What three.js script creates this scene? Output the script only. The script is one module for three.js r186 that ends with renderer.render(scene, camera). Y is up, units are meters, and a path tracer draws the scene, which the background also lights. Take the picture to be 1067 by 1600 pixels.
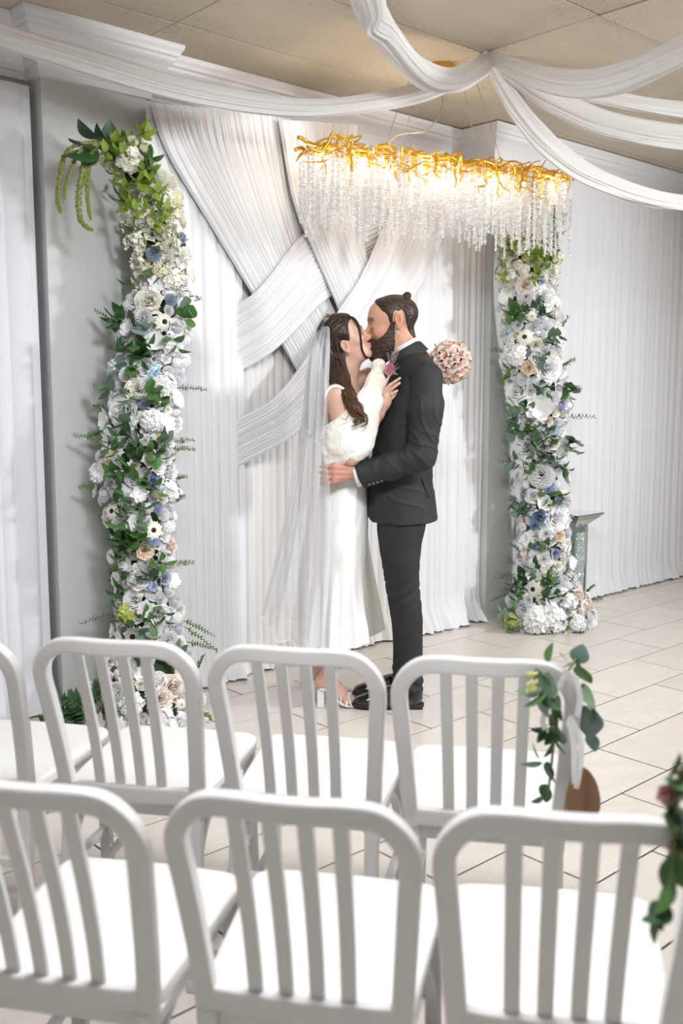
import * as THREE from 'three';
import { mergeGeometries } from 'three/addons/utils/BufferGeometryUtils.js';
import { RoundedBoxGeometry } from 'three/addons/geometries/RoundedBoxGeometry.js';
import { RectAreaLightUniformsLib } from 'three/addons/lights/RectAreaLightUniformsLib.js';
import { ImprovedNoise } from 'three/addons/math/ImprovedNoise.js';

RectAreaLightUniformsLib.init();
const scene = new THREE.Scene();

// ---------- camera ----------
const EYE = 1.45, YAW = THREE.MathUtils.degToRad(42.3), PITCH = THREE.MathUtils.degToRad(7.2), FPX = 1540, CX = 533.5, CY = 800;
const camera = new THREE.PerspectiveCamera(2 * Math.atan(800 / FPX) * 180 / Math.PI, 1067 / 1600, 0.05, 60);
camera.position.set(0, EYE, 0);
camera.rotation.order = 'YXZ';
camera.rotation.set(-PITCH, -YAW, 0);
camera.focus = 4.4;
camera.userData.fStop = 2.8;

// ---------- background (only seen through nothing: the room is closed) ----------
scene.background = new THREE.Color(0x202020);

// ---------- exposure ----------
const renderer = new THREE.WebGLRenderer({ antialias: true });
renderer.toneMapping = THREE.LinearToneMapping;
renderer.toneMappingExposure = 1.13;
renderer.shadowMap.enabled = true;

// ---------- lights out of view, placed to light the couple, chairs and flowers: ceiling panels (built below, in the room section) and two ceiling spotlights ----------
const CEIL = 2.97;
const PANELS = [[0.97, -1.2, 23], [3.1, -0.9, 6.5], [5.7, -1.0, 6], [-0.4, 1.5, 0.6], [2.6, 1.5, 1.6], [5.4, 1.4, 7]]   // x, z, strength;
const SPOTS = [   // lamp place, aim, intensity, cone, softness
  [[6.1, 2.72, 0.9], [3.2, 1.1, -3.9], 43, 0.80, 12],
  [[1.7, 2.72, -1.0], [3.3, 1.0, -3.8], 11, 0.75, 12],
];

// ---------- helpers ----------
const V3 = (x, y, z) => new THREE.Vector3(x, y, z);
let seedState = 12345;
const rnd = () => { seedState = (seedState * 1664525 + 1013904223) >>> 0; return seedState / 4294967296; };
const rr = (a, b) => a + (b - a) * rnd();
const pick = (a) => a[Math.floor(rnd() * a.length)];
const perlin = new ImprovedNoise();
const nz = (x, y, z = 0) => perlin.noise(x, y, z);
const clamp = THREE.MathUtils.clamp, lerp = THREE.MathUtils.lerp, sstep = THREE.MathUtils.smoothstep;

const FW = V3(Math.sin(YAW) * Math.cos(PITCH), -Math.sin(PITCH), -Math.cos(YAW) * Math.cos(PITCH));
const RT = V3(Math.cos(YAW), 0, Math.sin(YAW));
const UPV = RT.clone().cross(FW);
const EYEPOS = V3(0, EYE, 0);
function rayDir(x, y) { return FW.clone().multiplyScalar(FPX).addScaledVector(RT, x - CX).addScaledVector(UPV, -(y - CY)).normalize(); }
function onZ(x, y, z) { const d = rayDir(x, y); return EYEPOS.clone().addScaledVector(d, z / d.z); }
function onY(x, y, h) { const d = rayDir(x, y); return EYEPOS.clone().addScaledVector(d, (h - EYE) / d.y); }
function atDepth(x, y, D) { const d = rayDir(x, y); return EYEPOS.clone().addScaledVector(d, D / d.dot(FW)); }
function project(p) { const v = p.clone().sub(EYEPOS), z = v.dot(FW); return [CX + FPX * v.dot(RT) / z, CY - FPX * v.dot(UPV) / z, z]; }

const used = {};
function numbered(name) { const n = used[name] = (used[name] ?? -1) + 1; return n ? name + '_' + String(n).padStart(3, '0') : name; }
function tag(o, label, category, group) { o.userData.label = label; o.userData.category = category; if (group) o.userData.group = group; return o; }
function thing(name, label, category, pos = V3(0, 0, 0), turn = 0, group) {
  const o = new THREE.Group(); o.name = numbered(name); o.position.copy(pos); o.rotation.y = turn; scene.add(o);
  return tag(o, label, category, group);
}
function part(name, geo, mat, parent) { const m = new THREE.Mesh(geo, mat); m.name = name; m.castShadow = m.receiveShadow = true; parent.add(m); return m; }
function struct(name, geo, mat) { const m = geo ? new THREE.Mesh(geo, mat) : new THREE.Group(); m.name = name; m.userData.kind = 'structure'; m.castShadow = m.receiveShadow = true; scene.add(m); return m; }
function box(w, h, d, x, y, z) { const g = new THREE.BoxGeometry(w, h, d); g.translate(x, y, z); return g; }
function boxTo(x0, x1, y0, y1, z0, z1) { return box(x1 - x0, y1 - y0, z1 - z0, (x0 + x1) / 2, (y0 + y1) / 2, (z0 + z1) / 2); }
function rbox(w, h, d, x, y, z, r = 0.006, seg = 2) { const g = new RoundedBoxGeometry(w, h, d, seg, r); g.translate(x, y, z); return g; }
function merge(list) {
  const l = list.map((g) => { const h = g.index ? g.toNonIndexed() : g; for (const k of Object.keys(h.attributes)) if (k !== 'position' && k !== 'normal' && k !== 'uv') h.deleteAttribute(k); if (!h.attributes.uv) h.setAttribute('uv', new THREE.BufferAttribute(new Float32Array(h.attributes.position.count * 2), 2)); return h; });
  return mergeGeometries(l);
}
const std = (color, roughness = 0.6, o = {}) => new THREE.MeshStandardMaterial({ color, roughness, side: THREE.DoubleSide, ...o });
const phys = (color, roughness = 0.6, o = {}) => new THREE.MeshPhysicalMaterial({ color, roughness, side: THREE.DoubleSide, ...o });
function tex(w, h, fn, srgb = true) {
  const d = new Uint8Array(w * h * 4);
  for (let y = 0; y < h; y++) for (let x = 0; x < w; x++) { const c = fn(x / w, y / h, x, y), i = (y * w + x) * 4; d[i] = clamp(c[0], 0, 255); d[i + 1] = clamp(c[1], 0, 255); d[i + 2] = clamp(c[2], 0, 255); d[i + 3] = 255; }
  const t = new THREE.DataTexture(d, w, h); t.wrapS = t.wrapT = THREE.RepeatWrapping; t.magFilter = THREE.LinearFilter; t.minFilter = THREE.LinearMipmapLinearFilter; t.generateMipmaps = true; if (srgb) t.colorSpace = THREE.SRGBColorSpace; t.needsUpdate = true; return t;
}
// periodic fractal noise on the unit square
function tnoise(u, v, f, oct = 4, sd = 0) {
  let s = 0, a = 1, n = 0;
  for (let i = 0; i < oct; i++) {
    const k = f * 2 ** i, x = u * k, y = v * k, fx = u, fy = v;
    s += a * ((nz(x, y, sd + i) * (1 - fx) + nz(x - k, y, sd + i) * fx) * (1 - fy) + (nz(x, y - k, sd + i) * (1 - fx) + nz(x - k, y - k, sd + i) * fx) * fy); n += a; a *= 0.5;
  }
  return s / n;
}
// a grid surface from fn(u, v) -> Vector3
function sheet(nu, nv, fn, closeU = false) {
  const pos = [], uv = [], idx = [];
  for (let j = 0; j <= nv; j++) for (let i = 0; i <= nu; i++) { const p = fn(i / nu, j / nv); pos.push(p.x, p.y, p.z); uv.push(i / nu, j / nv); }
  for (let j = 0; j < nv; j++) for (let i = 0; i < nu; i++) { const a = j * (nu + 1) + i, b = a + 1, c = a + nu + 1, d = c + 1; idx.push(a, b, d, a, d, c); }
  const g = new THREE.BufferGeometry(); g.setAttribute('position', new THREE.Float32BufferAttribute(pos, 3)); g.setAttribute('uv', new THREE.Float32BufferAttribute(uv, 2)); g.setIndex(idx); g.computeVertexNormals();
  if (closeU) { const n = g.attributes.normal; for (let j = 0; j <= nv; j++) { const a = j * (nu + 1), b = a + nu; const v = V3(n.getX(a) + n.getX(b), n.getY(a) + n.getY(b), n.getZ(a) + n.getZ(b)).normalize(); n.setXYZ(a, v.x, v.y, v.z); n.setXYZ(b, v.x, v.y, v.z); } }
  return g;
}
// smooth curve through points
const curve = (pts, tension = 0.5) => new THREE.CatmullRomCurve3(pts, false, 'catmullrom', tension);
function tube(pts, r, seg = 24, rad = 7, straight = false) { const c = straight ? new THREE.CatmullRomCurve3(pts, false, 'catmullrom', 0) : curve(pts); return taper(c, (t) => (typeof r === 'function' ? r(t) : r), seg, rad); }
// tapered tube with rounded-off ends
function taper(c, rf, seg, rad) {
  const fr = c.computeFrenetFrames(seg, false), pos = [], uv = [], idx = [];
  for (let i = 0; i <= seg; i++) { const t = i / seg, p = c.getPointAt(t), r = rf(t); for (let k = 0; k <= rad; k++) { const a = k / rad * Math.PI * 2, q = p.clone().addScaledVector(fr.normals[i], Math.cos(a) * r).addScaledVector(fr.binormals[i], Math.sin(a) * r); pos.push(q.x, q.y, q.z); uv.push(k / rad, t); } }
  for (let i = 0; i < seg; i++) for (let k = 0; k < rad; k++) { const a = i * (rad + 1) + k, b = a + 1, d = a + rad + 1, e = d + 1; idx.push(a, d, e, a, e, b); }
  for (const [row, s] of [[0, 1], [seg, -1]]) { const p = c.getPointAt(row / seg), n = pos.length / 3; pos.push(p.x, p.y, p.z); uv.push(0.5, row / seg); for (let k = 0; k < rad; k++) { const a = row * (rad + 1) + k; s > 0 ? idx.push(n, a, a + 1) : idx.push(n, a + 1, a); } }
  const g = new THREE.BufferGeometry(); g.setAttribute('position', new THREE.Float32BufferAttribute(pos, 3)); g.setAttribute('uv', new THREE.Float32BufferAttribute(uv, 2)); g.setIndex(idx); g.computeVertexNormals(); return g;
}
// sweep a rounded-rectangle section (wide x deep) along points; ref is the direction of the deep side
function bar(pts, wide, deep, ref = V3(0, 0, 1), r = 0.3, seg = 0, pow = 0) {
  const c = curve(pts, 0.5), n = seg || (pts.length - 1) * 6, prof = [], P = 16;
  for (let k = 0; k < P; k++) { const a = k / P * Math.PI * 2 + Math.PI / P, e = 0.35, x = Math.sign(Math.cos(a)) * Math.abs(Math.cos(a)) ** e, y = Math.sign(Math.sin(a)) * Math.abs(Math.sin(a)) ** e; prof.push([x / 2, y / 2]); }
  const pos = [], idx = [], uv = [];
  for (let i = 0; i <= n; i++) {
    const t = i / n, p = c.getPoint(t), T = c.getTangent(t), N = ref.clone().addScaledVector(T, -ref.dot(T)).normalize(), B = T.clone().cross(N);
    const w = typeof wide === 'function' ? wide(t) : wide, d = typeof deep === 'function' ? deep(t) : deep;
    for (const [a, b] of prof) { const q = p.clone().addScaledVector(B, a * w).addScaledVector(N, b * d); pos.push(q.x, q.y, q.z); uv.push(a, t); }
  }
  for (let i = 0; i < n; i++) for (let k = 0; k < P; k++) { const a = i * P + k, b = i * P + (k + 1) % P; idx.push(a, b, b + P, a, b + P, a + P); }
  for (const row of [0, n]) { const p = c.getPoint(row / n), m = pos.length / 3; pos.push(p.x, p.y, p.z); uv.push(0, 0); for (let k = 0; k < P; k++) idx.push(m, row * P + k, row * P + (k + 1) % P); }
  const g = new THREE.BufferGeometry(); g.setAttribute('position', new THREE.Float32BufferAttribute(pos, 3)); g.setAttribute('uv', new THREE.Float32BufferAttribute(uv, 2)); g.setIndex(idx); g.computeVertexNormals(); return g;
}
function interp(rows, y) {   // rows of [y, a, b, ...] in rising y
  if (y <= rows[0][0]) return rows[0]; const n = rows.length; if (y >= rows[n - 1][0]) return rows[n - 1];
  let i = 0; while (rows[i + 1][0] < y) i++;
  const a = rows[i], b = rows[i + 1], t = (y - a[0]) / (b[0] - a[0]), p = rows[i - 1] ?? a, q = rows[i + 2] ?? b;
  return a.map((_, k) => { if (!k) return y; const m0 = (b[k] - p[k]) / (b[0] - p[0]) * (b[0] - a[0]), m1 = (q[k] - a[k]) / (q[0] - a[0]) * (b[0] - a[0]), t2 = t * t, t3 = t2 * t; return (2 * t3 - 3 * t2 + 1) * a[k] + (t3 - 2 * t2 + t) * m0 + (-2 * t3 + 3 * t2) * b[k] + (t3 - t2) * m1; });
}

// ---------- room ----------
const wallMat = std(new THREE.Color(0.60, 0.61, 0.605), 0.75, { bumpMap: tex(256, 256, (u, v) => { const n = 128 + 120 * tnoise(u, v, 24, 3, 3); return [n, n, n]; }, false), bumpScale: 0.0015 });
const roomMat = std(new THREE.Color(0.72, 0.72, 0.73), 0.85);  // for the unseen walls, kept pale to bounce light into the room
const trimMat = std(new THREE.Color(0.83, 0.82, 0.84), 0.45);
const darkGap = std(new THREE.Color(0.05, 0.045, 0.04), 0.9);
const ZP = -4.02, ZR = -4.14, ZW = -3.87;             // faces of left pillar, recess wall, right wall
const X0 = -2.2, X1 = 9.2, Z1 = 3.4;
// walls have thickness
struct('wall_back', boxTo(X0, X1, 0, CEIL + 0.1, ZR - 0.35, ZR), wallMat);
const PXL = 1.965, PXR = 2.475, WX = 4.74;
struct('wall_pillar', boxTo(PXL, PXR, 0, CEIL, ZR, ZP), wallMat);
struct('wall_right_front', boxTo(WX, X1, 0, CEIL, ZR, ZW), wallMat);
struct('wall_left', boxTo(X0 - 0.15, X0, 0, CEIL + 0.1, ZR - 0.35, Z1), roomMat);
struct('wall_right', boxTo(X1, X1 + 0.15, 0, CEIL + 0.1, ZR - 0.35, Z1), roomMat);
struct('wall_front', boxTo(X0 - 0.15, X1 + 0.15, 0, CEIL + 0.1, Z1, Z1 + 0.15), roomMat);

// crown moulding: profile (out from wall, down from ceiling)
const crownProfile = [[0, -0.235], [0.014, -0.232], [0.016, -0.205], [0.024, -0.2], [0.026, -0.188], [0.034, -0.18], [0.036, -0.165], [0.05, -0.13], [0.072, -0.095], [0.09, -0.078], [0.096, -0.07], [0.097, -0.058], [0.108, -0.052], [0.112, -0.038], [0.122, -0.024], [0.126, -0.012], [0.126, -0.004], [0, -0.004]];
function crown(pts) {   // pts: corners [x, z] along the wall with the room on the right-hand side
  const n = pts.length, mit = [];
  for (let i = 0; i < n; i++) {
    const nrm = (a, b) => { const dx = b[0] - a[0], dz = b[1] - a[1], l = Math.hypot(dx, dz); return [-dz / l, dx / l]; };
    const A = i ? nrm(pts[i - 1], pts[i]) : nrm(pts[0], pts[1]), B = i < n - 1 ? nrm(pts[i], pts[i + 1]) : A, s = [A[0] + B[0], A[1] + B[1]], k = 2 / (s[0] * s[0] + s[1] * s[1]);
    mit.push([s[0] * k, s[1] * k]);
  }
  const out = [];
  for (let i = 0; i < n - 1; i++) for (let k = 0; k < crownProfile.length - 1; k++) {
    const c = (j, q) => [pts[j][0] + mit[j][0] * crownProfile[q][0], CEIL + crownProfile[q][1], pts[j][1] + mit[j][1] * crownProfile[q][0]];
    const a = c(i, k), b = c(i + 1, k), d = c(i + 1, k + 1), e = c(i, k + 1); out.push(...a, ...b, ...d, ...a, ...d, ...e);
  }
  const g = new THREE.BufferGeometry(); g.setAttribute('position', new THREE.Float32BufferAttribute(out, 3)); g.computeVertexNormals(); return g;
}
struct('trim_1', crown([[X0, ZR], [PXL, ZR], [PXL, ZP], [PXR, ZP], [PXR, ZR], [WX, ZR], [WX, ZW], [X1, ZW]]), trimMat);

// ceiling of separate speckled mineral tiles lying in a dark joint
const ceilTex = tex(1024, 512, (u, v, x, y) => {
  const n = tnoise(u, v, 5, 4, 9), f = tnoise(u, v, 60, 2, 5), pit = tnoise(u, v, 110, 1, 17) > 0.40 ? 1 : 0; const b = 1 + 0.05 * n + 0.06 * f - pit * 0.42;
  return [214 * b, 203 * b, 184 * b];
});
const ceilMats = [1, 0.96, 1.03].map((k) => std(new THREE.Color(k * 0.98, k * 0.98, k * 0.98), 0.9, { map: ceilTex }));
struct('ceiling_slab', boxTo(X0 - 0.15, X1 + 0.15, CEIL + 0.012, CEIL + 0.16, ZR - 0.35, Z1 + 0.15), darkGap);
const ceiling = struct('ceiling');
const CW = 1.25, CD = 0.617, CXO = 2.42, CZO = -3.69;
const ctGeo = rbox(CW - 0.005, 0.018, CD - 0.005, 0, 0, 0, 0.003, 1);
for (let i = -4; i < 6; i++) for (let j = -1; j < 12; j++) {
  const x = CXO + (i + 0.5) * CW, z = CZO + (j + 0.5) * CD; if (x < X0 - 0.6 || x > X1 + 0.6 || z < -4.5 || z > Z1 + 0.3) continue;
  const m = part('ceiling_tile', ctGeo, ceilMats[Math.abs(i * 7 + j * 5) % 3], ceiling); m.position.set(x, CEIL + 0.010 + (((i * 31 + j * 17) % 5) - 2) * 0.0007, z); m.rotation.set(((i * 13 + j * 29) % 7 - 3) * 0.0008, 0, ((i * 11 + j * 7) % 5 - 2) * 0.0006); if ((i + j) & 1) m.rotation.y = Math.PI;
}

// floor: separate glazed tiles in half bond, grout below
const marble = [0, 1, 2].map((sd) => tex(512, 256, (u, v) => {
  const w = tnoise(u, v, 3, 5, sd * 7), vein = Math.abs(tnoise(u, v, 4, 4, sd * 5 + 2)), sp = tnoise(u, v, 40, 2, sd + 30), b = 1 + 0.07 * w - 0.018 * Math.max(0, 0.10 - vein) * 8 + 0.03 * sp;
  return [222 * b, 214 * b, 205 * b];
}));
const tileMats = []; for (const m of marble) for (const k of [1, 0.965]) tileMats.push(phys(new THREE.Color(k, k, k), 0.24, { map: m, specularIntensity: 0.8 }));
const TW = 0.64, TD = 0.308, TX = 3.35, TZ = -1.833, GR = 0.0075;
function tileGeo() {
  const w = TW / 2 - GR / 2, d = TD / 2 - GR / 2, b = 0.0006, h = 0.008, P = [], U = [];
  const q = (...c) => { for (const k of [0, 1, 2, 0, 2, 3]) { P.push(...c[k]); U.push(c[k][0] / TW + 0.5, c[k][2] / TD + 0.5); } };
  const t = [[-w + b, h, -d + b], [-w + b, h, d - b], [w - b, h, d - b], [w - b, h, -d + b]], m = [[-w, h - b, -d], [-w, h - b, d], [w, h - b, d], [w, h - b, -d]], l = m.map((c) => [c[0], 0, c[2]]);
  q(t[0], t[1], t[2], t[3]); for (let i = 0; i < 4; i++) { const j = (i + 1) % 4; q(t[i], m[i], m[j], t[j]); q(m[i], l[i], l[j], m[j]); }
  const g = new THREE.BufferGeometry(); g.setAttribute('position', new THREE.Float32BufferAttribute(P, 3)); g.setAttribute('uv', new THREE.Float32BufferAttribute(U, 2)); g.computeVertexNormals(); return g;
}
const floor = struct('floor');
part('grout', boxTo(X0 - 0.15, X1 + 0.15, -0.2, -0.0028, ZR - 0.35, Z1 + 0.15), std(new THREE.Color(0.012, 0.011, 0.010), 0.95), floor);
const tg = tileGeo(), rest = []; let nTiles = 0;
for (let r = -8; r < 18; r++) for (let c = -9; c < 11; c++) {
  const z = TZ + (r + 0.5) * TD, x = TX + (c + 0.5 + (r & 1 ? 0 : 0.5)) * TW; if (z < ZR - 0.2 || z > Z1 + 0.1 || x < X0 - 0.3 || x > X1 + 0.3) continue;
  let seen = false; for (const dx of [-0.32, 0, 0.32]) for (const dz of [-0.15, 0.15]) { const p = project(V3(x + dx, 0, z + dz)); if (p[2] > 0.4 && p[0] > -40 && p[0] < 1107 && p[1] < 1640) seen = true; }
  const dy = -0.0082 + (((r * 7 + c * 13) % 5 + 5) % 5 - 2) * 0.00012;
  if (seen && nTiles < 300) { nTiles++; const m = part('floor_tile', tg, tileMats[((r * 5 + c * 3) % 6 + 6) % 6], floor); m.position.set(x, dy + 0.0002, z); if ((r * 3 + c) & 1) m.rotation.y = Math.PI; }
  else { const g = tg.clone(); g.translate(x, dy, z); rest.push(g); }
}
part('floor_tiles_beyond', merge(rest), tileMats[0], floor).userData.kind = 'stuff';

// unseen ceiling panels, placed to light the chairs and walls: housing, diffuser and a light of the same size just below
PANELS.forEach(([x, z, power], i) => {
  const t = thing('unseen_ceiling_light', ['unseen flat white light panel on the ceiling, first of the near row', 'unseen flat white light panel on the ceiling, second of the near row', 'unseen flat white light panel on the ceiling, last of the near row', 'unseen flat white light panel on the ceiling, first of the far row', 'unseen flat white light panel on the ceiling, second of the far row', 'unseen flat white light panel on the ceiling, last of the far row'][i], 'light', V3(x, CEIL - 0.06, z), 0, 'unseen ceiling light panels');
  part('frame', merge([box(1.24, 0.06, 0.03, 0, 0.03, 0.305), box(1.24, 0.06, 0.03, 0, 0.03, -0.305), box(0.03, 0.06, 0.58, 0.605, 0.03, 0), box(0.03, 0.06, 0.58, -0.605, 0.03, 0)]), trimMat, t);
  part('diffuser', box(1.18, 0.02, 0.58, 0, 0.03, 0), std(0xffffff, 0.8, { emissive: 0xffffff, emissiveIntensity: 1.2 }), t);
  const L = new THREE.RectAreaLight(new THREE.Color(0.935, 0.96, 1), power, 1.18, 0.58); L.position.set(0, 0.012, 0); L.rotation.x = -Math.PI / 2; t.add(L);
});
SPOTS.forEach(([p, aim, I, ang, soft], i) => {  // out of view, placed to light the backdrop, flowers and couple
  const t = thing('unseen_ceiling_spotlight', i ? 'unseen white ceiling spotlight behind the chairs aimed at the couple' : 'unseen white ceiling spotlight near the right wall aimed at the backdrop', 'light', V3(...p), 0, 'unseen ceiling spotlights');
  const d = V3(...aim).sub(V3(...p)).normalize(), q = new THREE.Quaternion().setFromUnitVectors(V3(0, -1, 0), d);
  const can = new THREE.LatheGeometry([[0.001, 0.13], [0.06, 0.125], [0.085, 0.09], [0.095, 0.0], [0.09, 0.0], [0.08, 0.085]].map(([a, b]) => new THREE.Vector2(a, b)), 24); can.applyQuaternion(q);
  part('lamp_shade', can, trimMat, t);
  const bulb = new THREE.CylinderGeometry(0.075, 0.075, 0.012, 24); bulb.translate(0, 0.05, 0); bulb.applyQuaternion(q);
  part('bulb', bulb, std(0xffffff, 0.6, { emissive: 0xffffff, emissiveIntensity: 3 }), t);
  part('stem', boxTo(-0.012, 0.012, 0.1, CEIL - p[1], -0.012, 0.012), trimMat, t);
  const L = new THREE.SpotLight(new THREE.Color(0.945, 0.968, 1), I, 0, ang, 0.55, 2); L.position.copy(d).multiplyScalar(0.02); L.castShadow = true; L.shadow.radius = soft; L.target.position.copy(d).multiplyScalar(3); t.add(L, L.target);
});

// ---------- curtains ----------
const voile = (r, g, b, o = {}) => phys(new THREE.Color(r, g, b), 0.85, { sheen: 0.15, sheenRoughness: 0.6, sheenColor: new THREE.Color(1, 1, 1), ...o });
const clothBack = voile(0.82, 0.82, 0.84), clothSwag = voile(0.785, 0.785, 0.80), clothDimmed = voile(0.74, 0.74, 0.76), clothCream = voile(0.80, 0.785, 0.765), clothLeft = voile(0.74, 0.74, 0.78);
function folds(s, sd, fq = 1) {   // irregular gathered folds, s in metres -> about -1 .. 1
  const w = s + 0.03 * nz(s * 3.1, sd, 1) + 0.016 * nz(s * 9.3, sd, 5), a = Math.abs(Math.sin(w * 60 * fq)) ** 0.55, b = Math.abs(Math.sin(w * 26 * fq + 1.5 * nz(s * 4.1, sd + 3, 2))) ** 0.7;
  return 0.9 * a + 0.8 * b + 0.5 * nz(s * 13, sd, 3) - 0.8;
}
function pleated(x0, x1, top, zc, depth, sd, o = {}) {
  const nu = Math.round((x1 - x0) / 0.0035), nv = 36, pool = o.pool ?? 0.05;
  return sheet(nu, nv, (u, v) => {
    const s = x0 + (x1 - x0) * u, y = top(s) * (1 - v), t = 1 - v;
    const amp = depth * (0.75 + 0.55 * sstep(v, 0, 0.8)) * (v < 0.03 ? 0.55 : 1), sw = 0.012 * nz(s * 2, v * 2, sd) * v;
    let z = zc + amp * folds(s + 0.01 * nz(s * 1.5, v * 1.6, sd + 7) * v, sd, o.fq) + sw;
    const k = sstep(v, 0.945, 1); z += k * pool * (0.7 + 0.8 * nz(s * 9, 2, sd) + 0.5 * nz(s * 25, v * 20, sd));
    return V3(s + k * 0.02 * nz(s * 14, 7, sd), Math.max(y + k * 0.018 * (0.6 + nz(s * 22, v * 30, sd)), 0.002), z);
  });
}
function curtain(name, label, geo, mat, group) { const t = thing(name, label, 'curtain', V3(0, 0, 0), 0, group); part('cloth', geo, mat, t); return t; }
const ZB = -3.94;
const rod = (t, x0, x1, y, z) => { const g = new THREE.CylinderGeometry(0.014, 0.014, x1 - x0, 10); g.rotateZ(Math.PI / 2); g.translate((x0 + x1) / 2, y, z); part('rod', g, trimMat, t); };
// backdrop: three straight panels on one rail, then the crossing swags over them
const bd1 = curtain('backdrop_curtain', 'straight white pleated backdrop panel behind the left flower column', pleated(2.40, onZ(380, 610, ZB + 0.03).x, () => 2.69, ZB + 0.03, 0.014, 1), clothBack, 'straight backdrop panels');
const bd2 = curtain('backdrop_curtain', 'straight cream pleated backdrop panel in the middle, behind the bride', pleated(2.92, 4.08, () => 2.71, ZB - 0.012, 0.012, 2), clothCream, 'straight backdrop panels');
const bd3 = curtain('backdrop_curtain', 'straight white pleated backdrop panel behind the pink bouquet', pleated(4.02, 4.735, () => 2.73, ZB + 0.02, 0.015, 3, { pool: 0.09 }), clothBack, 'straight backdrop panels');
rod(bd1, 2.43, 3.03, 2.685, ZB + 0.0); rod(bd2, 2.98, 4.08, 2.70, ZB - 0.05); rod(bd3, 4.02, 4.735, 2.72, ZB - 0.005);
const rightCurtain = curtain('wall_curtain', 'long white pleated curtain, greyed for weaker light, covering the wall behind the mirrored pedestal', pleated(5.12, 8.6, () => 2.79, ZW + 0.065, 0.015, 5, { pool: 0.045, fq: 0.62 }), clothDimmed);  // the weaker light on this curtain is put into its grey colour
rod(rightCurtain, 5.12, 8.6, 2.78, ZW + 0.05);
const leftCurtain = curtain('wall_curtain', 'tall white pleated curtain at the left of the grey pillar', pleated(0.4, 1.935, () => 2.70, ZR + 0.07, 0.02, 6, { fq: 0.55 }), clothLeft);
rod(leftCurtain, 0.4, 1.93, 2.69, ZR + 0.05);

// a crossing swag: cloth between two edge lines (photo points laid onto the plane of the backdrop), pleats run along it
function swag(label, L, R, z0, z1, amp, count, mat, sd, sag = 0) {
  const cl = curve(L.map(([x, y], i) => onZ(x, y, lerp(z0, z1, i / (L.length - 1))))), cr = curve(R.map(([x, y], i) => onZ(x, y, lerp(z0, z1, i / (R.length - 1)))));
  const front = sheet(240, 40, (u, v) => {
    const tuck = sag ? sstep(v, 0.86, 1) * sag : 0, a = cl.getPoint(v), b = cr.getPoint(v), uu = u + 0.018 * nz(u * 6, sd, 1) + 0.02 * nz(u * 3, v * 2.2, sd) * Math.sin(Math.PI * u), p = a.lerp(b, clamp(uu, 0, 1));
    const w = u * count + 0.9 * nz(u * 5, v * 0.9, sd) + 0.5 * nz(u * 14, v * 1.6, sd + 2), f = Math.abs(Math.sin(w * Math.PI)) ** 0.6 * 2 - 1, f2 = Math.abs(Math.sin(w * Math.PI * 2.3 + 2)) ** 0.7 * 2 - 1;
    const edge = Math.sin(Math.PI * clamp(u, 0, 1)) ** 0.35;
    p.z += (amp * f + amp * 0.5 * f2) + 0.018 * edge - 0.01 + amp * 1.4 * nz(u * 4, v * 2.2, sd) - tuck;
    return p;
  });
  const t = thing('fabric_swag', label, 'drapery', V3(0, 0, 0), 0, 'crossing swags of the backdrop'); part('cloth', front, mat, t); return t;
}
swag('wide white swag falling from the top left corner of the backdrop', [[237, 160], [262, 236], [330, 350], [400, 466], [455, 560], [520, 680]], [[458, 186], [460, 240], [468, 320], [484, 395], [525, 490], [580, 600]], ZB + 0.066, ZB + 0.07, 0.0052, 19, clothSwag, 11, 0.09);
swag('white swag slanting from the top right down to the left, middle of the crossing', [[720, 262], [640, 290], [560, 310], [478, 362], [420, 434], [374, 486]], [[770, 300], [690, 360], [590, 420], [512, 468], [450, 530], [380, 590]], ZB + 0.085, ZB + 0.10, 0.0040, 17, clothSwag, 12, 0.085);
swag('narrow white swag from the top centre of the backdrop crossing to the right', [[437, 187], [460, 315], [492, 395], [530, 482], [560, 560], [590, 640]], [[560, 196], [560, 300], [572, 390], [600, 465], [640, 540], [690, 620]], ZB + 0.115, ZB + 0.13, 0.0040, 13, clothSwag, 13, 0.15);
swag('white swag from the top right corner sweeping down behind the couple', [[652, 268], [604, 346], [565, 430], [533, 480], [490, 545], [440, 612], [378, 670]], [[745, 292], [700, 360], [672, 420], [600, 540], [540, 612], [470, 672], [384, 744]], ZB + 0.15, ZB + 0.155, 0.0045, 14, clothSwag, 14, 0.135);

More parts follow.
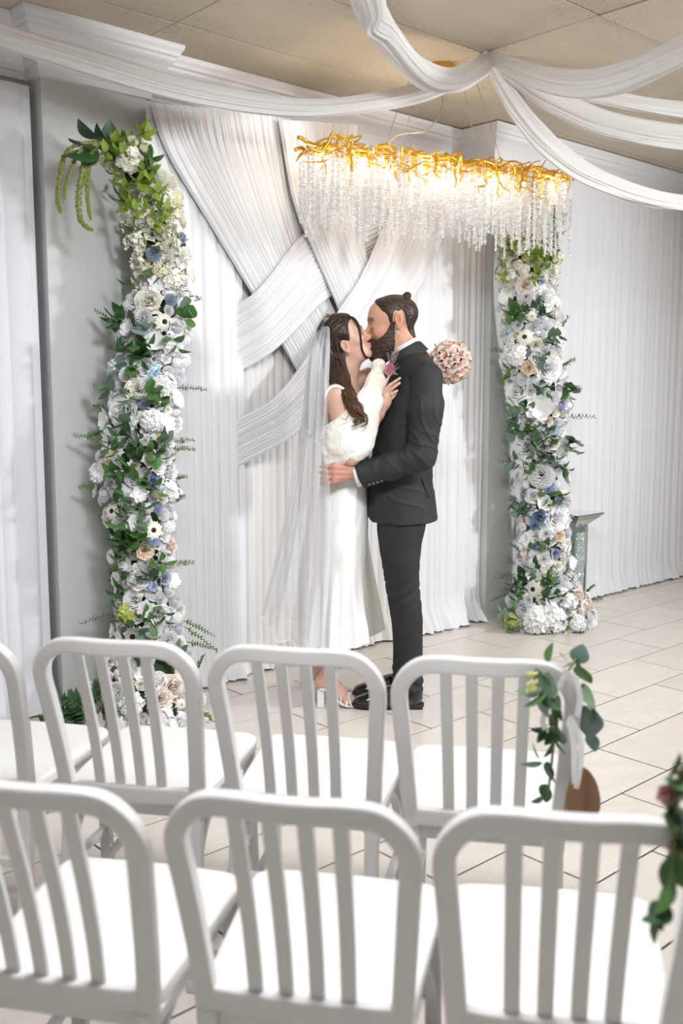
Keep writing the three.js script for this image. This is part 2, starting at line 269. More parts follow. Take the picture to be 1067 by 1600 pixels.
// ceiling drapes: gathered cloth hanging from one knot on the ceiling
const clothCeil = voile(0.88, 0.865, 0.85, { transmission: 0.28, thickness: 0, roughness: 0.9 });
function ceilingDrape(label, rows, sd, flat = 0.28) {   // rows: [px, py, width px, depth]
  const c = curve(rows.map(([x, y, , D]) => atDepth(x, y, D))), n = rows.length - 1;
  const wAt = (t) => { const q = t * n, i = Math.min(Math.floor(q), n - 1), k = q - i; return lerp(rows[i][2] * rows[i][3], rows[i + 1][2] * rows[i + 1][3], k * k * (3 - 2 * k)) / FPX; };
  const g = sheet(132, 80, (u, v) => {
    const p = c.getPoint(v), T = c.getTangent(v), side = T.clone().cross(V3(0, 1, 0)); if (side.lengthSq() < 1e-4) side.copy(RT); side.normalize();
    const toEye = EYEPOS.clone().sub(p).normalize(), A = T.clone().cross(V3(0.3 * toEye.x, 0.15, 0.3 * toEye.z)).normalize(), N = A.clone().cross(T).normalize();
    const a = u * Math.PI * 2, w = wAt(v) * 0.5, rip = 1 + 0.10 * Math.sin(7 * a + 2.5 * nz(v * 3, sd, 1)) + 0.05 * Math.sin(13 * a + 4 * nz(v * 2, sd, 4)) + 0.035 * Math.sin(23 * a + 3 * nz(v * 3, sd, 7)) + 0.022 * Math.sin(37 * a + 4 * nz(v * 2.5, sd, 9)) + 0.10 * nz(Math.cos(a) * 2, Math.sin(a) * 2, v * 3 + sd);
    return p.addScaledVector(A, Math.cos(a) * w * rip).addScaledVector(N, Math.sin(a) * w * (flat + 0.25 * sstep(0.12 - v, 0, 0.12)) * rip * 1.2);
  }, true);
  const t = thing('ceiling_drape', label, 'drapery', V3(0, 0, 0), 0, 'ceiling drapes gathered at one knot'); part('cloth', g, clothCeil, t); return t;
}
ceilingDrape('long cream ceiling drape sagging from the knot past the pillar moulding to the left', [[762, 90, 20, 4.5], [725, 116, 30, 4.45], [645, 148, 34, 4.38], [520, 167, 30, 4.25], [420, 164, 33, 4.12], [280, 138, 38, 3.98], [140, 97, 42, 3.85], [60, 73, 41, 3.76], [0, 54, 40, 3.7], [-120, 8, 40, 3.6]], 1, 0.5);
ceilingDrape('broad white ceiling drape bellying down from the knot and out over the couple', [[760, 92, 20, 4.5], [745, 108, 38, 4.4], [705, 124, 46, 4.3], [655, 112, 62, 4.15], [615, 72, 74, 3.95], [590, 33, 78, 3.8], [572, 0, 80, 3.7], [545, -60, 84, 3.5]], 2, 0.45);
ceilingDrape('white ceiling drape rising from the knot to the upper right, highest of the right three', [[766, 90, 18, 4.5], [800, 104, 30, 4.35], [850, 122, 44, 4.15], [910, 130, 52, 4.0], [975, 118, 56, 3.85], [1040, 90, 54, 3.7], [1100, 58, 54, 3.6], [1180, 10, 54, 3.5]], 3, 0.45);
ceilingDrape('thin sheer ceiling drape running to the right below the highest one', [[772, 96, 12, 4.55], [830, 122, 22, 4.65], [900, 142, 28, 4.75], [990, 160, 30, 4.85], [1067, 172, 30, 4.95], [1160, 180, 30, 5.05]], 4, 0.35);
ceilingDrape('broad white ceiling drape running right from the knot, middle of the right group', [[768, 98, 18, 4.5], [805, 122, 28, 4.52], [860, 156, 40, 4.56], [930, 188, 46, 4.62], [1000, 205, 46, 4.68], [1067, 214, 44, 4.74], [1160, 218, 44, 4.8]], 5, 0.4);
ceilingDrape('long cream ceiling drape falling steeply from the knot towards the right wall', [[766, 98, 18, 4.5], [785, 130, 26, 4.52], [815, 178, 34, 4.56], [855, 225, 38, 4.62], [905, 264, 38, 4.72], [960, 290, 36, 4.84], [1015, 308, 34, 4.96], [1067, 317, 30, 5.08], [1150, 322, 30, 5.25]], 6, 0.42);
{ const k = thing('drape_hook', 'small white hook and knotted ribbon where the ceiling drapes meet', 'hook', onY(758, 82, CEIL)); part('knot', (() => { const g = new THREE.SphereGeometry(0.03, 14, 10); g.scale(1, 0.7, 1); g.translate(0, -0.02, 0); return g; })(), clothCeil, k); }

// ---------- chandelier ----------
const gold = std(new THREE.Color(0.80, 0.47, 0.06), 0.3, { metalness: 0.75 });
const goldPlain = std(new THREE.Color(0.75, 0.45, 0.08), 0.4, { metalness: 0.6 });
const crystal = phys(new THREE.Color(0.98, 0.975, 0.97), 0.12, { transmission: 0.3, thickness: 0, ior: 1.5, specularIntensity: 1 });
{
  seedState = 777;
  const can = onY(689, 103, CEIL), C = V3(can.x + 0.03, 2.52, can.z - 0.01), turn = -THREE.MathUtils.degToRad(12.3), HL = 0.76;
  const ch = thing('chandelier', 'long chandelier of gold branches hung with clear crystal strands, lit from inside', 'chandelier', C, turn);
  const g0 = [];
  { const g = new THREE.CylinderGeometry(0.075, 0.085, 0.03, 28); g.translate(-0.03, CEIL - C.y - 0.015, 0.01); part('canopy', g, goldPlain, ch); }
  const inner = (p) => p;
  // branches: crooked twigs along the length
  function twig(a, b, r, wob, forks) {
    const list = [], n = 5, pts = [];
    for (let i = 0; i <= n; i++) { const t = i / n, q = a.clone().lerp(b, t); if (i && i < n) q.add(V3(rr(-wob, wob), rr(-wob, wob), rr(-wob, wob))); pts.push(q); }
    const c = curve(pts); list.push(taper(c, (t) => r * (1.05 - 0.45 * t), 14, 6));
    for (let k = 0; k < forks; k++) { const p = c.getPoint(rr(0.2, 0.9)), d = V3(rr(-1, 1), rr(-0.6, 0.3), rr(-1, 1)).normalize(), l = rr(0.05, 0.12), m = p.clone().addScaledVector(d, l * 0.5).add(V3(rr(-0.015, 0.015), rr(-0.01, 0.015), rr(-0.015, 0.015))); list.push(tube([p, m, p.clone().addScaledVector(d, l)], (t) => r * 0.75 * (1 - 0.5 * t), 6, 5)); }
    return merge(list);
  }
  for (let i = 0; i < 46; i++) { const x = -HL + (i + 0.5) / 46 * HL * 2, l = rr(0.08, 0.2) * (1 - 0.5 * (x / HL) ** 2), z = rr(-0.10, 0.10); part('branch', twig(V3(x - l, rr(-0.03, 0.03), z), V3(x + l, rr(-0.03, 0.05), z + rr(-0.07, 0.07)), rr(0.006, 0.010), 0.03, 3), gold, ch); }
  for (let i = 0; i < 26; i++) { const x = rr(-HL * 0.95, HL * 0.95), z = rr(0.02, 0.15); part('branch', twig(V3(x, rr(0, 0.03), z), V3(x + rr(-0.06, 0.06), rr(-0.15, -0.06), z + rr(-0.03, 0.05)), rr(0.004, 0.007), 0.02, 3), gold, ch); }
  part('rail', merge([rbox(HL * 1.7, 0.012, 0.014, 0, -0.005, 0.09), rbox(HL * 1.7, 0.012, 0.014, 0, -0.005, -0.09), rbox(0.02, 0.025, 0.2, HL * 0.84, 0, 0), rbox(0.02, 0.025, 0.2, -HL * 0.84, 0, 0), rbox(0.02, 0.025, 0.2, 0.3, 0, 0), rbox(0.02, 0.025, 0.2, -0.3, 0, 0)]), goldPlain, ch);
  // hanging wires and the power cord
  const wireM = std(new THREE.Color(0.35, 0.33, 0.3), 0.5), top = CEIL - C.y;
  for (const [x, z] of [[-0.30, 0.09], [-0.30, -0.09], [0.30, 0.09], [0.30, -0.09]]) part('wire', tube([V3(x * 0.45, top, z * 0.5), V3(x * 0.75, top * 0.5, z * 0.75), V3(x, 0, z)], 0.0016, 8, 5), wireM, ch);
  part('power_cord', tube([V3(-0.03, top - 0.02, 0.01), V3(-0.02, top * 0.62, 0.02), V3(-0.10, top * 0.33, 0.02), V3(-0.28, top * 0.22, 0.02), V3(-0.35, 0, 0)], 0.0035, 24, 6), std(new THREE.Color(0.55, 0.45, 0.3), 0.5), ch);
  // crystal strands: chains of small flat chips, four lengths shared by all strands
  function strandGeo(len, sd) {
    const P = [], n = Math.round(len / 0.0075); let s = sd * 991 + 7; const r01 = () => { s = (s * 16807) % 2147483647; return s / 2147483647; };
    for (let i = 0; i < n; i++) {
      const y = -0.012 - i * 0.0075, a = i * 2.4 + r01() * 0.8, w = 0.0155 * (0.7 + 0.5 * r01()) * (i > n - 6 ? 0.75 : 1), h = 0.0034 + 0.002 * r01(), tl = (r01() - 0.5) * 0.006, ca = Math.cos(a), sa = Math.sin(a), w2 = w * 0.55;
      const v = [[ca * w, y + tl, sa * w], [-sa * w2, y, ca * w2], [-ca * w, y - tl, -sa * w], [sa * w2, y, -ca * w2], [0, y + h, 0], [0, y - h, 0]];
      for (const [p, q, r] of [[0, 4, 1], [1, 4, 2], [2, 4, 3], [3, 4, 0], [1, 5, 0], [2, 5, 1], [3, 5, 2], [0, 5, 3]]) P.push(...v[p], ...v[q], ...v[r]);
    }
    const th = new THREE.CylinderGeometry(0.0012, 0.0012, len, 4, 1); th.translate(0, -len / 2, 0); const t = th.toNonIndexed().attributes.position.array; P.push(...t);
    const g = new THREE.BufferGeometry(); g.setAttribute('position', new THREE.Float32BufferAttribute(P, 3)); g.computeVertexNormals(); return g;
  }
  const SG = [0.24, 0.29, 0.33, 0.37, 0.27, 0.31].map((l, i) => strandGeo(l, i + 1));
  const N = 44;
  for (let row = 0; row < 4; row++) for (let i = 0; i < N; i++) {
    const x = -HL + (i + 0.5 + rr(-0.35, 0.35)) / N * HL * 2, e = Math.sqrt(Math.max(0, 1 - (x / HL / 1.04) ** 2)), z = (row - 1.5) * 0.075 * Math.min(1, e * 1.6) + rr(-0.018, 0.018);
    const m = part('crystal_strand', SG[Math.floor(rnd() * 6)], crystal, ch); m.position.set(x, rr(-0.035, 0.015), z); m.rotation.y = rr(0, 6);
  }
  { const m = part('crystal_strand', SG[2], crystal, ch); m.position.set(HL + 0.045, -0.05, 0.03); }
  // bulbs with their own light
  const bulbG = new THREE.CapsuleGeometry(0.011, 0.03, 4, 10), bulbM = std(0xffffff, 0.5, { emissive: new THREE.Color(1, 0.86, 0.62), emissiveIntensity: 8 });
  for (let i = 0; i < 8; i++) {
    const x = (i - 3.5) * 0.19, z = i & 1 ? 0.045 : -0.045, b = part('bulb', bulbG, bulbM, ch); b.position.set(x, -0.055, z);
    const L = new THREE.PointLight(new THREE.Color(1, 0.91, 0.78), 0.17, 0, 2); L.position.set(x, -0.055, z); L.castShadow = true; L.shadow.radius = 1; ch.add(L);
  }
}

// ---------- flowers ----------
const petalM = (r, g, b, o = {}) => phys(new THREE.Color(r, g, b), 0.75, { transmission: 0.06, thickness: 0, ...o });
const FC = {
  white: petalM(0.93, 0.93, 0.925), ivory: petalM(0.90, 0.88, 0.78), cream: petalM(0.87, 0.83, 0.62), blush: petalM(0.90, 0.72, 0.55), palepink: petalM(0.90, 0.79, 0.72),
  blue: petalM(0.20, 0.28, 0.42), dusty: petalM(0.43, 0.50, 0.59), pale: petalM(0.52, 0.58, 0.78), sky: petalM(0.42, 0.66, 0.80), sage: petalM(0.50, 0.56, 0.53), lime: petalM(0.56, 0.62, 0.17), cool: petalM(0.89, 0.90, 0.93),
  dark: std(new THREE.Color(0.035, 0.018, 0.012), 0.9), yellow: std(new THREE.Color(0.72, 0.55, 0.08), 0.9), lime2: std(new THREE.Color(0.55, 0.6, 0.2), 0.9),
  leaf: phys(new THREE.Color(0.075, 0.185, 0.045), 0.5, { transmission: 0.1, thickness: 0 }), leafDark: phys(new THREE.Color(0.038, 0.105, 0.036), 0.45), leafLime: phys(new THREE.Color(0.26, 0.38, 0.045), 0.55, { transmission: 0.2, thickness: 0 }), euca: phys(new THREE.Color(0.135, 0.22, 0.14), 0.6), eucaBlue: phys(new THREE.Color(0.19, 0.265, 0.245), 0.6), stem: std(new THREE.Color(0.14, 0.2, 0.06), 0.7), amaranth: std(new THREE.Color(0.25, 0.285, 0.08), 0.85), core: std(new THREE.Color(0.045, 0.085, 0.03), 0.9), berry: std(new THREE.Color(0.80, 0.82, 0.66), 0.5),
};
// one cupped petal as a patch: width a in [-1, 1], length b in [0, 1]; profile(b) -> [radius, height], half(b) -> half angle
function petal(ang, profile, half, curl, out, na = 4, nb = 4, round = 0, sd = 0) {
  const P = (a, b) => { const [r, h] = profile(b), w = half(b), t = ang + a * w, k = curl * b * b * (Math.abs(a) ** 2.2), rr2 = r * (1 - 0.04 * a) + k * 0.6, hh = h - k * 0.5 - round * b * b * b * a * a * a * a + 0.03 * r * Math.sin(a * 5 + sd); return [Math.cos(t) * rr2, hh, Math.sin(t) * rr2]; };
  for (let i = 0; i < na; i++) for (let j = 0; j < nb; j++) { const a0 = -1 + 2 * i / na, a1 = -1 + 2 * (i + 1) / na, b0 = j / nb, b1 = (j + 1) / nb, A = P(a0, b0), B = P(a1, b0), C = P(a1, b1), D = P(a0, b1); out.push(...A, ...C, ...B, ...A, ...D, ...C); }
}
function fromTris(P) { const g = new THREE.BufferGeometry(); g.setAttribute('position', new THREE.Float32BufferAttribute(P, 3)); g.computeVertexNormals(); return g; }
// smooth the normals of separate triangles that share a place and face the same way
function soften(g) {
  const p = g.attributes.position, n = g.attributes.normal, map = new Map();
  for (let i = 0; i < p.count; i++) { const k = [p.getX(i), p.getY(i), p.getZ(i)].map((x) => Math.round(x * 2e4)).join(); (map.get(k) ?? map.set(k, []).get(k)).push(i); }
  const src = n.clone();
  for (const l of map.values()) for (const i of l) { let x = 0, y = 0, z = 0; for (const j of l) { const d = src.getX(i) * src.getX(j) + src.getY(i) * src.getY(j) + src.getZ(i) * src.getZ(j); if (d > 0.3) { x += src.getX(j); y += src.getY(j); z += src.getZ(j); } } const q = Math.hypot(x, y, z) || 1; n.setXYZ(i, x / q, y / q, z / q); }
  return g;
}
// all blooms have radius about 1 and face +y
function roseGeo(open, rings, sd) {
  const P = [];
  for (let k = 0; k < rings; k++) {
    const f = k / (rings - 1), n = k === 0 ? 2 : 3 + Math.round(f * 3), R = 0.12 + 0.86 * f ** 1.1, lean = open * f;
    for (let i = 0; i < n; i++) {
      const a = i / n * Math.PI * 2 + k * 1.9 + sd, top = 0.62 - 0.42 * f * open - 0.03 * ((i * 7 + k) % 3);
      petal(a, (b) => [R * (0.35 + 0.65 * Math.sin(b * 1.57)) * (1 + lean * 0.12 * b * b), -0.55 + 0.1 * k / rings + (top + 0.5) * Math.sin(Math.min(1, b * 1.05) * 1.5)], (b) => (Math.PI / n) * 1.28 * (0.55 + 0.5 * Math.sin(Math.min(1, b + 0.12) * 2.4)), 0.10 + 0.22 * f, P, 6, 5, 0.16 + 0.2 * f, i + k);
    }
  }
  return soften(fromTris(P));
}
function daisyGeo(n, wid, droop, layers, sd, cup = 0) {
  const P = [];
  for (let l = 0; l < layers; l++) for (let i = 0; i < n; i++) { const a = (i + l * 0.5) / n * Math.PI * 2 + sd, ln = 1 - 0.14 * l - 0.05 * ((i * 5 + l) % 3); petal(a, (b) => [0.1 + (ln - 0.1) * b, 0.04 + l * 0.08 + cup * b * b + 0.12 * Math.sin(b * 2.2) - droop * b * b], (b) => wid / n * Math.PI * (b < 0.05 ? 0.9 : Math.sin(Math.min(0.93, 0.25 + b * 0.75) * Math.PI) * 0.9 + 0.12) / (0.35 + b), 0.03, P, 2, 5, 0.0, i); }
  return soften(fromTris(P));
}
function domeGeo(n, sd, florets = 4, size = 0.36, flat = 0.75) {   // hydrangea: little crosses on a dome
  const P = [];
  for (let i = 0; i < n; i++) {
    const y = 1 - i / n * 1.05, r = Math.sqrt(Math.max(0, 1 - y * y)), a = i * 2.39996 + sd, c = V3(Math.cos(a) * r * 0.85, (y * 0.85 - 0.1) * flat, Math.sin(a) * r * 0.85), N = V3(Math.cos(a) * r, y * 0.9 + 0.15, Math.sin(a) * r).normalize(), A = V3(0.3, 0.2, 1).cross(N).normalize(), B = N.clone().cross(A), s = size * (0.85 + 0.3 * ((i * 7) % 5) / 5);
    for (let k = 0; k < florets; k++) { const t = k / florets * Math.PI * 2 + i, d = A.clone().multiplyScalar(Math.cos(t)).addScaledVector(B, Math.sin(t)), e = A.clone().multiplyScalar(-Math.sin(t)).addScaledVector(B, Math.cos(t)); const q = (u, v, h) => c.clone().addScaledVector(d, u * s).addScaledVector(e, v * s).addScaledVector(N, h * s).toArray(); const p0 = q(0, 0, 0), p1 = q(0.6, 0.45, 0.28), p2 = q(1.0, 0.0, 0.18), p3 = q(0.6, -0.45, 0.12); P.push(...p0, ...p2, ...p1, ...p0, ...p3, ...p2); }
  }
  return fromTris(P);
}
function ruffleGeo(n, sd) {   // carnation or dahlia: many short upright petals
  const P = [];
  for (let i = 0; i < n; i++) {
    const t = (i + 0.5) / n, y = 1 - t * 1.0, r = Math.sqrt(Math.max(0, 1 - y * y)), a = i * 2.39996 + sd, c = V3(Math.cos(a) * r * 0.55, y * 0.3 - 0.15, Math.sin(a) * r * 0.55), N = V3(Math.cos(a) * r, 0.25 + y * 0.8, Math.sin(a) * r).normalize(), A = V3(0, 1, 0.01).cross(N).normalize(), B = N.clone().cross(A), l = 0.5, w = 0.19;
    const q = (u, v, h) => c.clone().addScaledVector(N, u * l).addScaledVector(A, v * w).addScaledVector(B, h * 0.06).toArray();
    const b0 = q(0, -0.4, 0), b1 = q(0, 0.4, 0), m0 = q(0.6, -1, 0.8), m1 = q(0.6, 1, -0.8), mc = q(0.55, 0, -1.2), t0 = q(0.95, -0.75, 0.2), t1 = q(0.93, 0.75, 1.2), tc = q(1.05, 0, -0.6);
    P.push(...b0, ...mc, ...m0, ...b0, ...b1, ...mc, ...b1, ...m1, ...mc, ...m0, ...mc, ...t0, ...mc, ...tc, ...t0, ...mc, ...t1, ...tc, ...mc, ...m1, ...t1);
  }
  return fromTris(P);
}
function clusterGeo(n, sd) {   // many small five-petalled flowers crowded on a dome, uneven in depth
  const one = daisyGeo(5, 1.5, 0.12, 1, 0, 0.35), list = []; let s = sd * 7919 + 13; const r01 = () => { s = (s * 16807) % 2147483647; return s / 2147483647; };
  for (let i = 0; i < n; i++) { const y = 1 - (i + 0.5) / n * 1.15, r = Math.sqrt(Math.max(0, 1 - y * y)), a = i * 2.39996 + sd, N = V3(Math.cos(a) * r, y, Math.sin(a) * r), k = 0.62 + 0.28 * r01(), g = one.clone(), q = new THREE.Quaternion().setFromUnitVectors(V3(0, 1, 0), N.clone().add(V3(r01() - 0.5, r01() * 0.4, r01() - 0.5).multiplyScalar(0.7)).normalize()); g.rotateY(r01() * 6); g.scale(0.36, 0.36, 0.36); g.applyQuaternion(q); g.translate(N.x * k, N.y * k * 0.85, N.z * k); list.push(g); }
  const c = new THREE.SphereGeometry(0.5, 10, 8).toNonIndexed(); c.deleteAttribute('uv'); list.push(c); return mergeGeometries(list);
}
const BL = {
  rose: [roseGeo(0.9, 5, 0), roseGeo(0.7, 5, 2), roseGeo(1.1, 5, 4)], bud: [roseGeo(0.35, 4, 1), roseGeo(0.5, 4, 3)], peony: [roseGeo(1.3, 6, 1), roseGeo(1.5, 6, 2)],
  daisy: [daisyGeo(9, 1.0, 0.15, 2, 0), daisyGeo(10, 1.0, 0.3, 2, 0.4)], lily: [daisyGeo(6, 1.25, 0.05, 1, 0, 0.45), daisyGeo(6, 1.35, 0.2, 2, 0.5, 0.4)], magnolia: [daisyGeo(5, 1.75, 0.1, 2, 0.2, 0.55)],
  hydrangea: [domeGeo(52, 0), domeGeo(52, 2)], cluster: [clusterGeo(34, 3), clusterGeo(34, 8)], ruffle: [ruffleGeo(70, 0), ruffleGeo(80, 1)],
};
const heart = new THREE.SphereGeometry(1, 10, 6); heart.scale(0.26, 0.16, 0.26); heart.translate(0, 0.14, 0);
const UPY = V3(0, 1, 0);
function orient(m, p, dir, size, spin = rr(0, 6.28)) { m.position.copy(p); m.quaternion.setFromUnitVectors(UPY, dir.clone().normalize()).multiply(new THREE.Quaternion().setFromAxisAngle(UPY, spin)); m.scale.setScalar(size); return m; }
function bloom(parent, kind, color, p, dir, size, eye) {
  if (kind === 'hydrangea' && size > 0.04) kind = 'cluster';
  const m = orient(part({ rose: 'rose', bud: 'rosebud', peony: 'peony', daisy: 'daisy', lily: 'lily', magnolia: 'magnolia', hydrangea: 'hydrangea', cluster: 'hydrangea', ruffle: 'carnation' }[kind], pick(BL[kind]), FC[color], parent), p, dir, size);
  if (eye) part('flower_centre', heart, FC[eye], m);
  return m;
}
// leaf shapes along +y from the origin, upper face +z, length 1
function leafGeo(wid, tip, bend, fold = 0.26) {
  const P = [], n = 8, W = (b) => wid * Math.sin(Math.PI * b ** tip) ** 0.85, q = (a, b) => [a * W(b), b, bend * b * b + fold * Math.abs(a) * W(b) * 1.5];
  for (let j = 0; j < n; j++) for (const [a0, a1] of [[-1, 0], [0, 1]]) { const b0 = j / n, b1 = (j + 1) / n, A = q(a0, b0), B = q(a1, b0), C = q(a1, b1), D = q(a0, b1); P.push(...A, ...B, ...C, ...A, ...C, ...D); }
  return soften(fromTris(P));
}
const LEAF = { oval: leafGeo(0.27, 0.85, -0.18), round: leafGeo(0.46, 0.8, -0.1, 0.05), fine: leafGeo(0.16, 0.8, -0.1), blade: leafGeo(0.11, 0.7, -0.4) };
function xf(g, p, yDir, size, roll) { const h = g.clone(); const y = yDir.clone().normalize(), x = (Math.abs(y.y) > 0.95 ? V3(1, 0, 0) : V3(0, 1, 0)).cross(y).normalize(), z = x.clone().cross(y); const m = new THREE.Matrix4().makeBasis(x, y, z); h.applyMatrix4(new THREE.Matrix4().makeRotationY(roll)); h.applyMatrix4(m); h.scale(size, size, size); h.translate(p.x, p.y, p.z); return h; }
// a spray: stem with leaves; larger leaves are separate sub-parts, fine ones are joined
function spray(parent, name, p, dir, len, leaf, leafSize, count, mat, opt = {}) {
  const d = dir.clone().normalize(), bend = opt.bend ?? V3(rr(-0.2, 0.2), -0.25, rr(-0.2, 0.2)), pts = [0, 0.33, 0.66, 1].map((t) => p.clone().addScaledVector(d, len * t).addScaledVector(bend, len * t * t));
  const c = curve(pts), st = part(name, taper(c, (t) => (opt.r ?? 0.0022) * (1.1 - 0.7 * t), 12, 5), FC.stem, parent), list = [];
  for (let i = 0; i < count; i++) {
    const t = (opt.from ?? 0.12) + (1 - (opt.from ?? 0.12)) * (i + 0.5) / count, q = c.getPoint(t), T = c.getTangent(t), side = T.clone().cross(V3(0.3, 0.2, 1)).normalize(), a = (opt.flat ? (i & 1 ? 0 : Math.PI) + rr(-0.4, 0.4) : i * 2.4 + rr(-0.3, 0.3)), s2 = side.clone().applyAxisAngle(T, a), L = T.clone().multiplyScalar(opt.lean ?? 0.6).add(s2).normalize(), sz = leafSize * (1.1 - 0.45 * t) * rr(0.85, 1.15);
    if (opt.pieces) { const m = part('leaf', LEAF[leaf], mat, st); const h = xfMatrix(q, L, sz, rr(-0.6, 0.6)); m.matrixAutoUpdate = true; h.decompose(m.position, m.quaternion, m.scale); } else list.push(xf(LEAF[leaf], q, L, sz, rr(-0.5, 0.5)));
  }
  if (list.length) { const m = part('leaves', merge(list), mat, st); m.userData.kind = 'stuff'; }
  return st;
}
function xfMatrix(p, yDir, size, roll) { const y = yDir.clone().normalize(), x = (Math.abs(y.y) > 0.95 ? V3(1, 0, 0) : V3(0, 1, 0)).cross(y).normalize(), z = x.clone().cross(y); return new THREE.Matrix4().makeTranslation(p.x, p.y, p.z).multiply(new THREE.Matrix4().makeBasis(x, y, z)).multiply(new THREE.Matrix4().makeScale(size, size, size)).multiply(new THREE.Matrix4().makeRotationY(roll)); }

// a column of flowers: rows give the photo's outline [y px, left px, right px]; depth plane z
function floralColumn(label, rows, z, place, specials, sd, opt) {
  seedState = sd;
  const rowAt = (y) => interp(rows, y), base = onZ((rowAt(opt.yb)[1] + rowAt(opt.yb)[2]) / 2, opt.yb, z);
  const col = thing('floral_column', label, 'flower column', V3(base.x, 0, base.z));
  const toL = (p) => p.clone().sub(col.position);
  const zAt = (y) => z + (opt.zAdd ? opt.zAdd(y) : 0);
  const cen = (y) => { const r = rowAt(y), x = (r[1] + r[2]) / 2, p = onZ(x, y, zAt(y)), q = onZ(r[2], y, zAt(y)), dist = p.clone().sub(EYEPOS).dot(FW); return [toL(p), (r[2] - r[1]) / 2 * dist / FPX]; };
  const E = (p) => { const d = EYEPOS.clone().sub(p.clone().add(col.position)); d.y = 0; return d.normalize(); };
  // metal rod with a green foam core inside, and a foot
  const ys = []; for (let y = opt.yt; y <= opt.yb; y += 20) ys.push(y);
  const cc = curve(ys.map((y) => cen(y)[0])), rad = ys.map((y) => cen(y)[1]);
  part('foam_core', taper(cc, (t) => { const q = t * (rad.length - 1), i = Math.min(rad.length - 2, Math.floor(q)); return lerp(rad[i], rad[i + 1], q - i) * 0.55; }, 40, 12), FC.core, col);
  part('base_plate', (() => { const g = new THREE.CylinderGeometry(0.17, 0.18, 0.016, 28); g.translate(0, 0.009, -0.02); return g; })(), std(new THREE.Color(0.42, 0.25, 0.10), 0.5), col);
  const placed = [];
  const at = (x, y, lift = 0.92) => { const [c, r] = cen(y), e = E(c), rt = V3(RT.x, 0, RT.z); const rw = rowAt(y), u = clamp((x - (rw[1] + rw[2]) / 2) / ((rw[2] - rw[1]) / 2), -1, 1), k = Math.sqrt(Math.max(0, 1 - u * u * 0.92)); const nrm = e.clone().multiplyScalar(k).addScaledVector(rt, u).normalize(); const p = c.clone().addScaledVector(rt, u * r * 0.93).addScaledVector(e, r * lift * k * 0.85); return [p, nrm, r]; };
  for (const [kind, color, x, y, px, eye] of specials) { const [p, n] = at(x, y, 1.04), s = px * (p.clone().add(col.position).sub(EYEPOS).dot(FW)) / FPX; if (p.y < s) p.y = s; bloom(col, kind, color, p, n.add(V3(rr(-0.15, 0.15), rr(0, 0.2), rr(-0.15, 0.15))), s, eye); placed.push([p, s, x, y]); }
  // fill by dart throwing
  const fillKinds = opt.fill; let tries = 0, nb = placed.length;
  while (tries++ < 7000 && nb < 295) {
    const y = lerp(opt.yt, opt.yb, rnd()), rw = rowAt(y), u = rr(-1.0, 1.0), x = (rw[1] + rw[2]) / 2 + u * (rw[2] - rw[1]) / 2, [kind, color, s0, eye] = pick(fillKinds(y)), s = s0 * rr(0.85, 1.2) * (opt.scale ?? 1);
    const gap = opt.gap ? opt.gap(x, y) : 0; if (gap && rnd() < gap) continue;
    let [p, n] = at(x, y, rr(0.86, 1.0)); if (p.y < s * 0.8) p.y = s * 0.8;
    if (placed.some(([q, t]) => q.distanceTo(p) < (s + t) * 0.62)) continue;
    bloom(col, kind, color, p, n.add(V3(rr(-0.3, 0.3), rr(-0.05, 0.35), rr(-0.3, 0.3))), s, eye); placed.push([p, s]); nb++;
  }
  // back side: a few blooms so that the column is whole
  for (let i = 0; i < 34; i++) { const y = lerp(opt.yt, opt.yb, (i + 0.5) / 34), [c, r] = cen(y), e = E(c), a = Math.PI + rr(-1.0, 1.0), n = e.clone().applyAxisAngle(UPY, a), p = c.clone().addScaledVector(n, r * 0.7); if (p.y < 0.03) p.y = 0.03; spray(col, 'leaf_spray', p, n, 0.07, 'oval', 0.06, 4, FC.leafDark); }
  return { col, at, cen, E };
}
const wht = [['rose', 'white', 0.046], ['rose', 'white', 0.042], ['peony', 'white', 0.052], ['ruffle', 'white', 0.045], ['ruffle', 'cool', 0.042], ['hydrangea', 'white', 0.052], ['lily', 'white', 0.05], ['magnolia', 'white', 0.05], ['bud', 'ivory', 0.03], ['bud', 'white', 0.028], ['daisy', 'white', 0.036, 'yellow'], ['hydrangea', 'cool', 0.034], ['ruffle', 'white', 0.032]];
const ivr = [['hydrangea', 'ivory', 0.05], ['hydrangea', 'cream', 0.042], ['rose', 'ivory', 0.046], ['ruffle', 'ivory', 0.04], ['lily', 'ivory', 0.042], ['hydrangea', 'ivory', 0.036], ['bud', 'ivory', 0.03], ['daisy', 'cream', 0.026, 'lime2']];

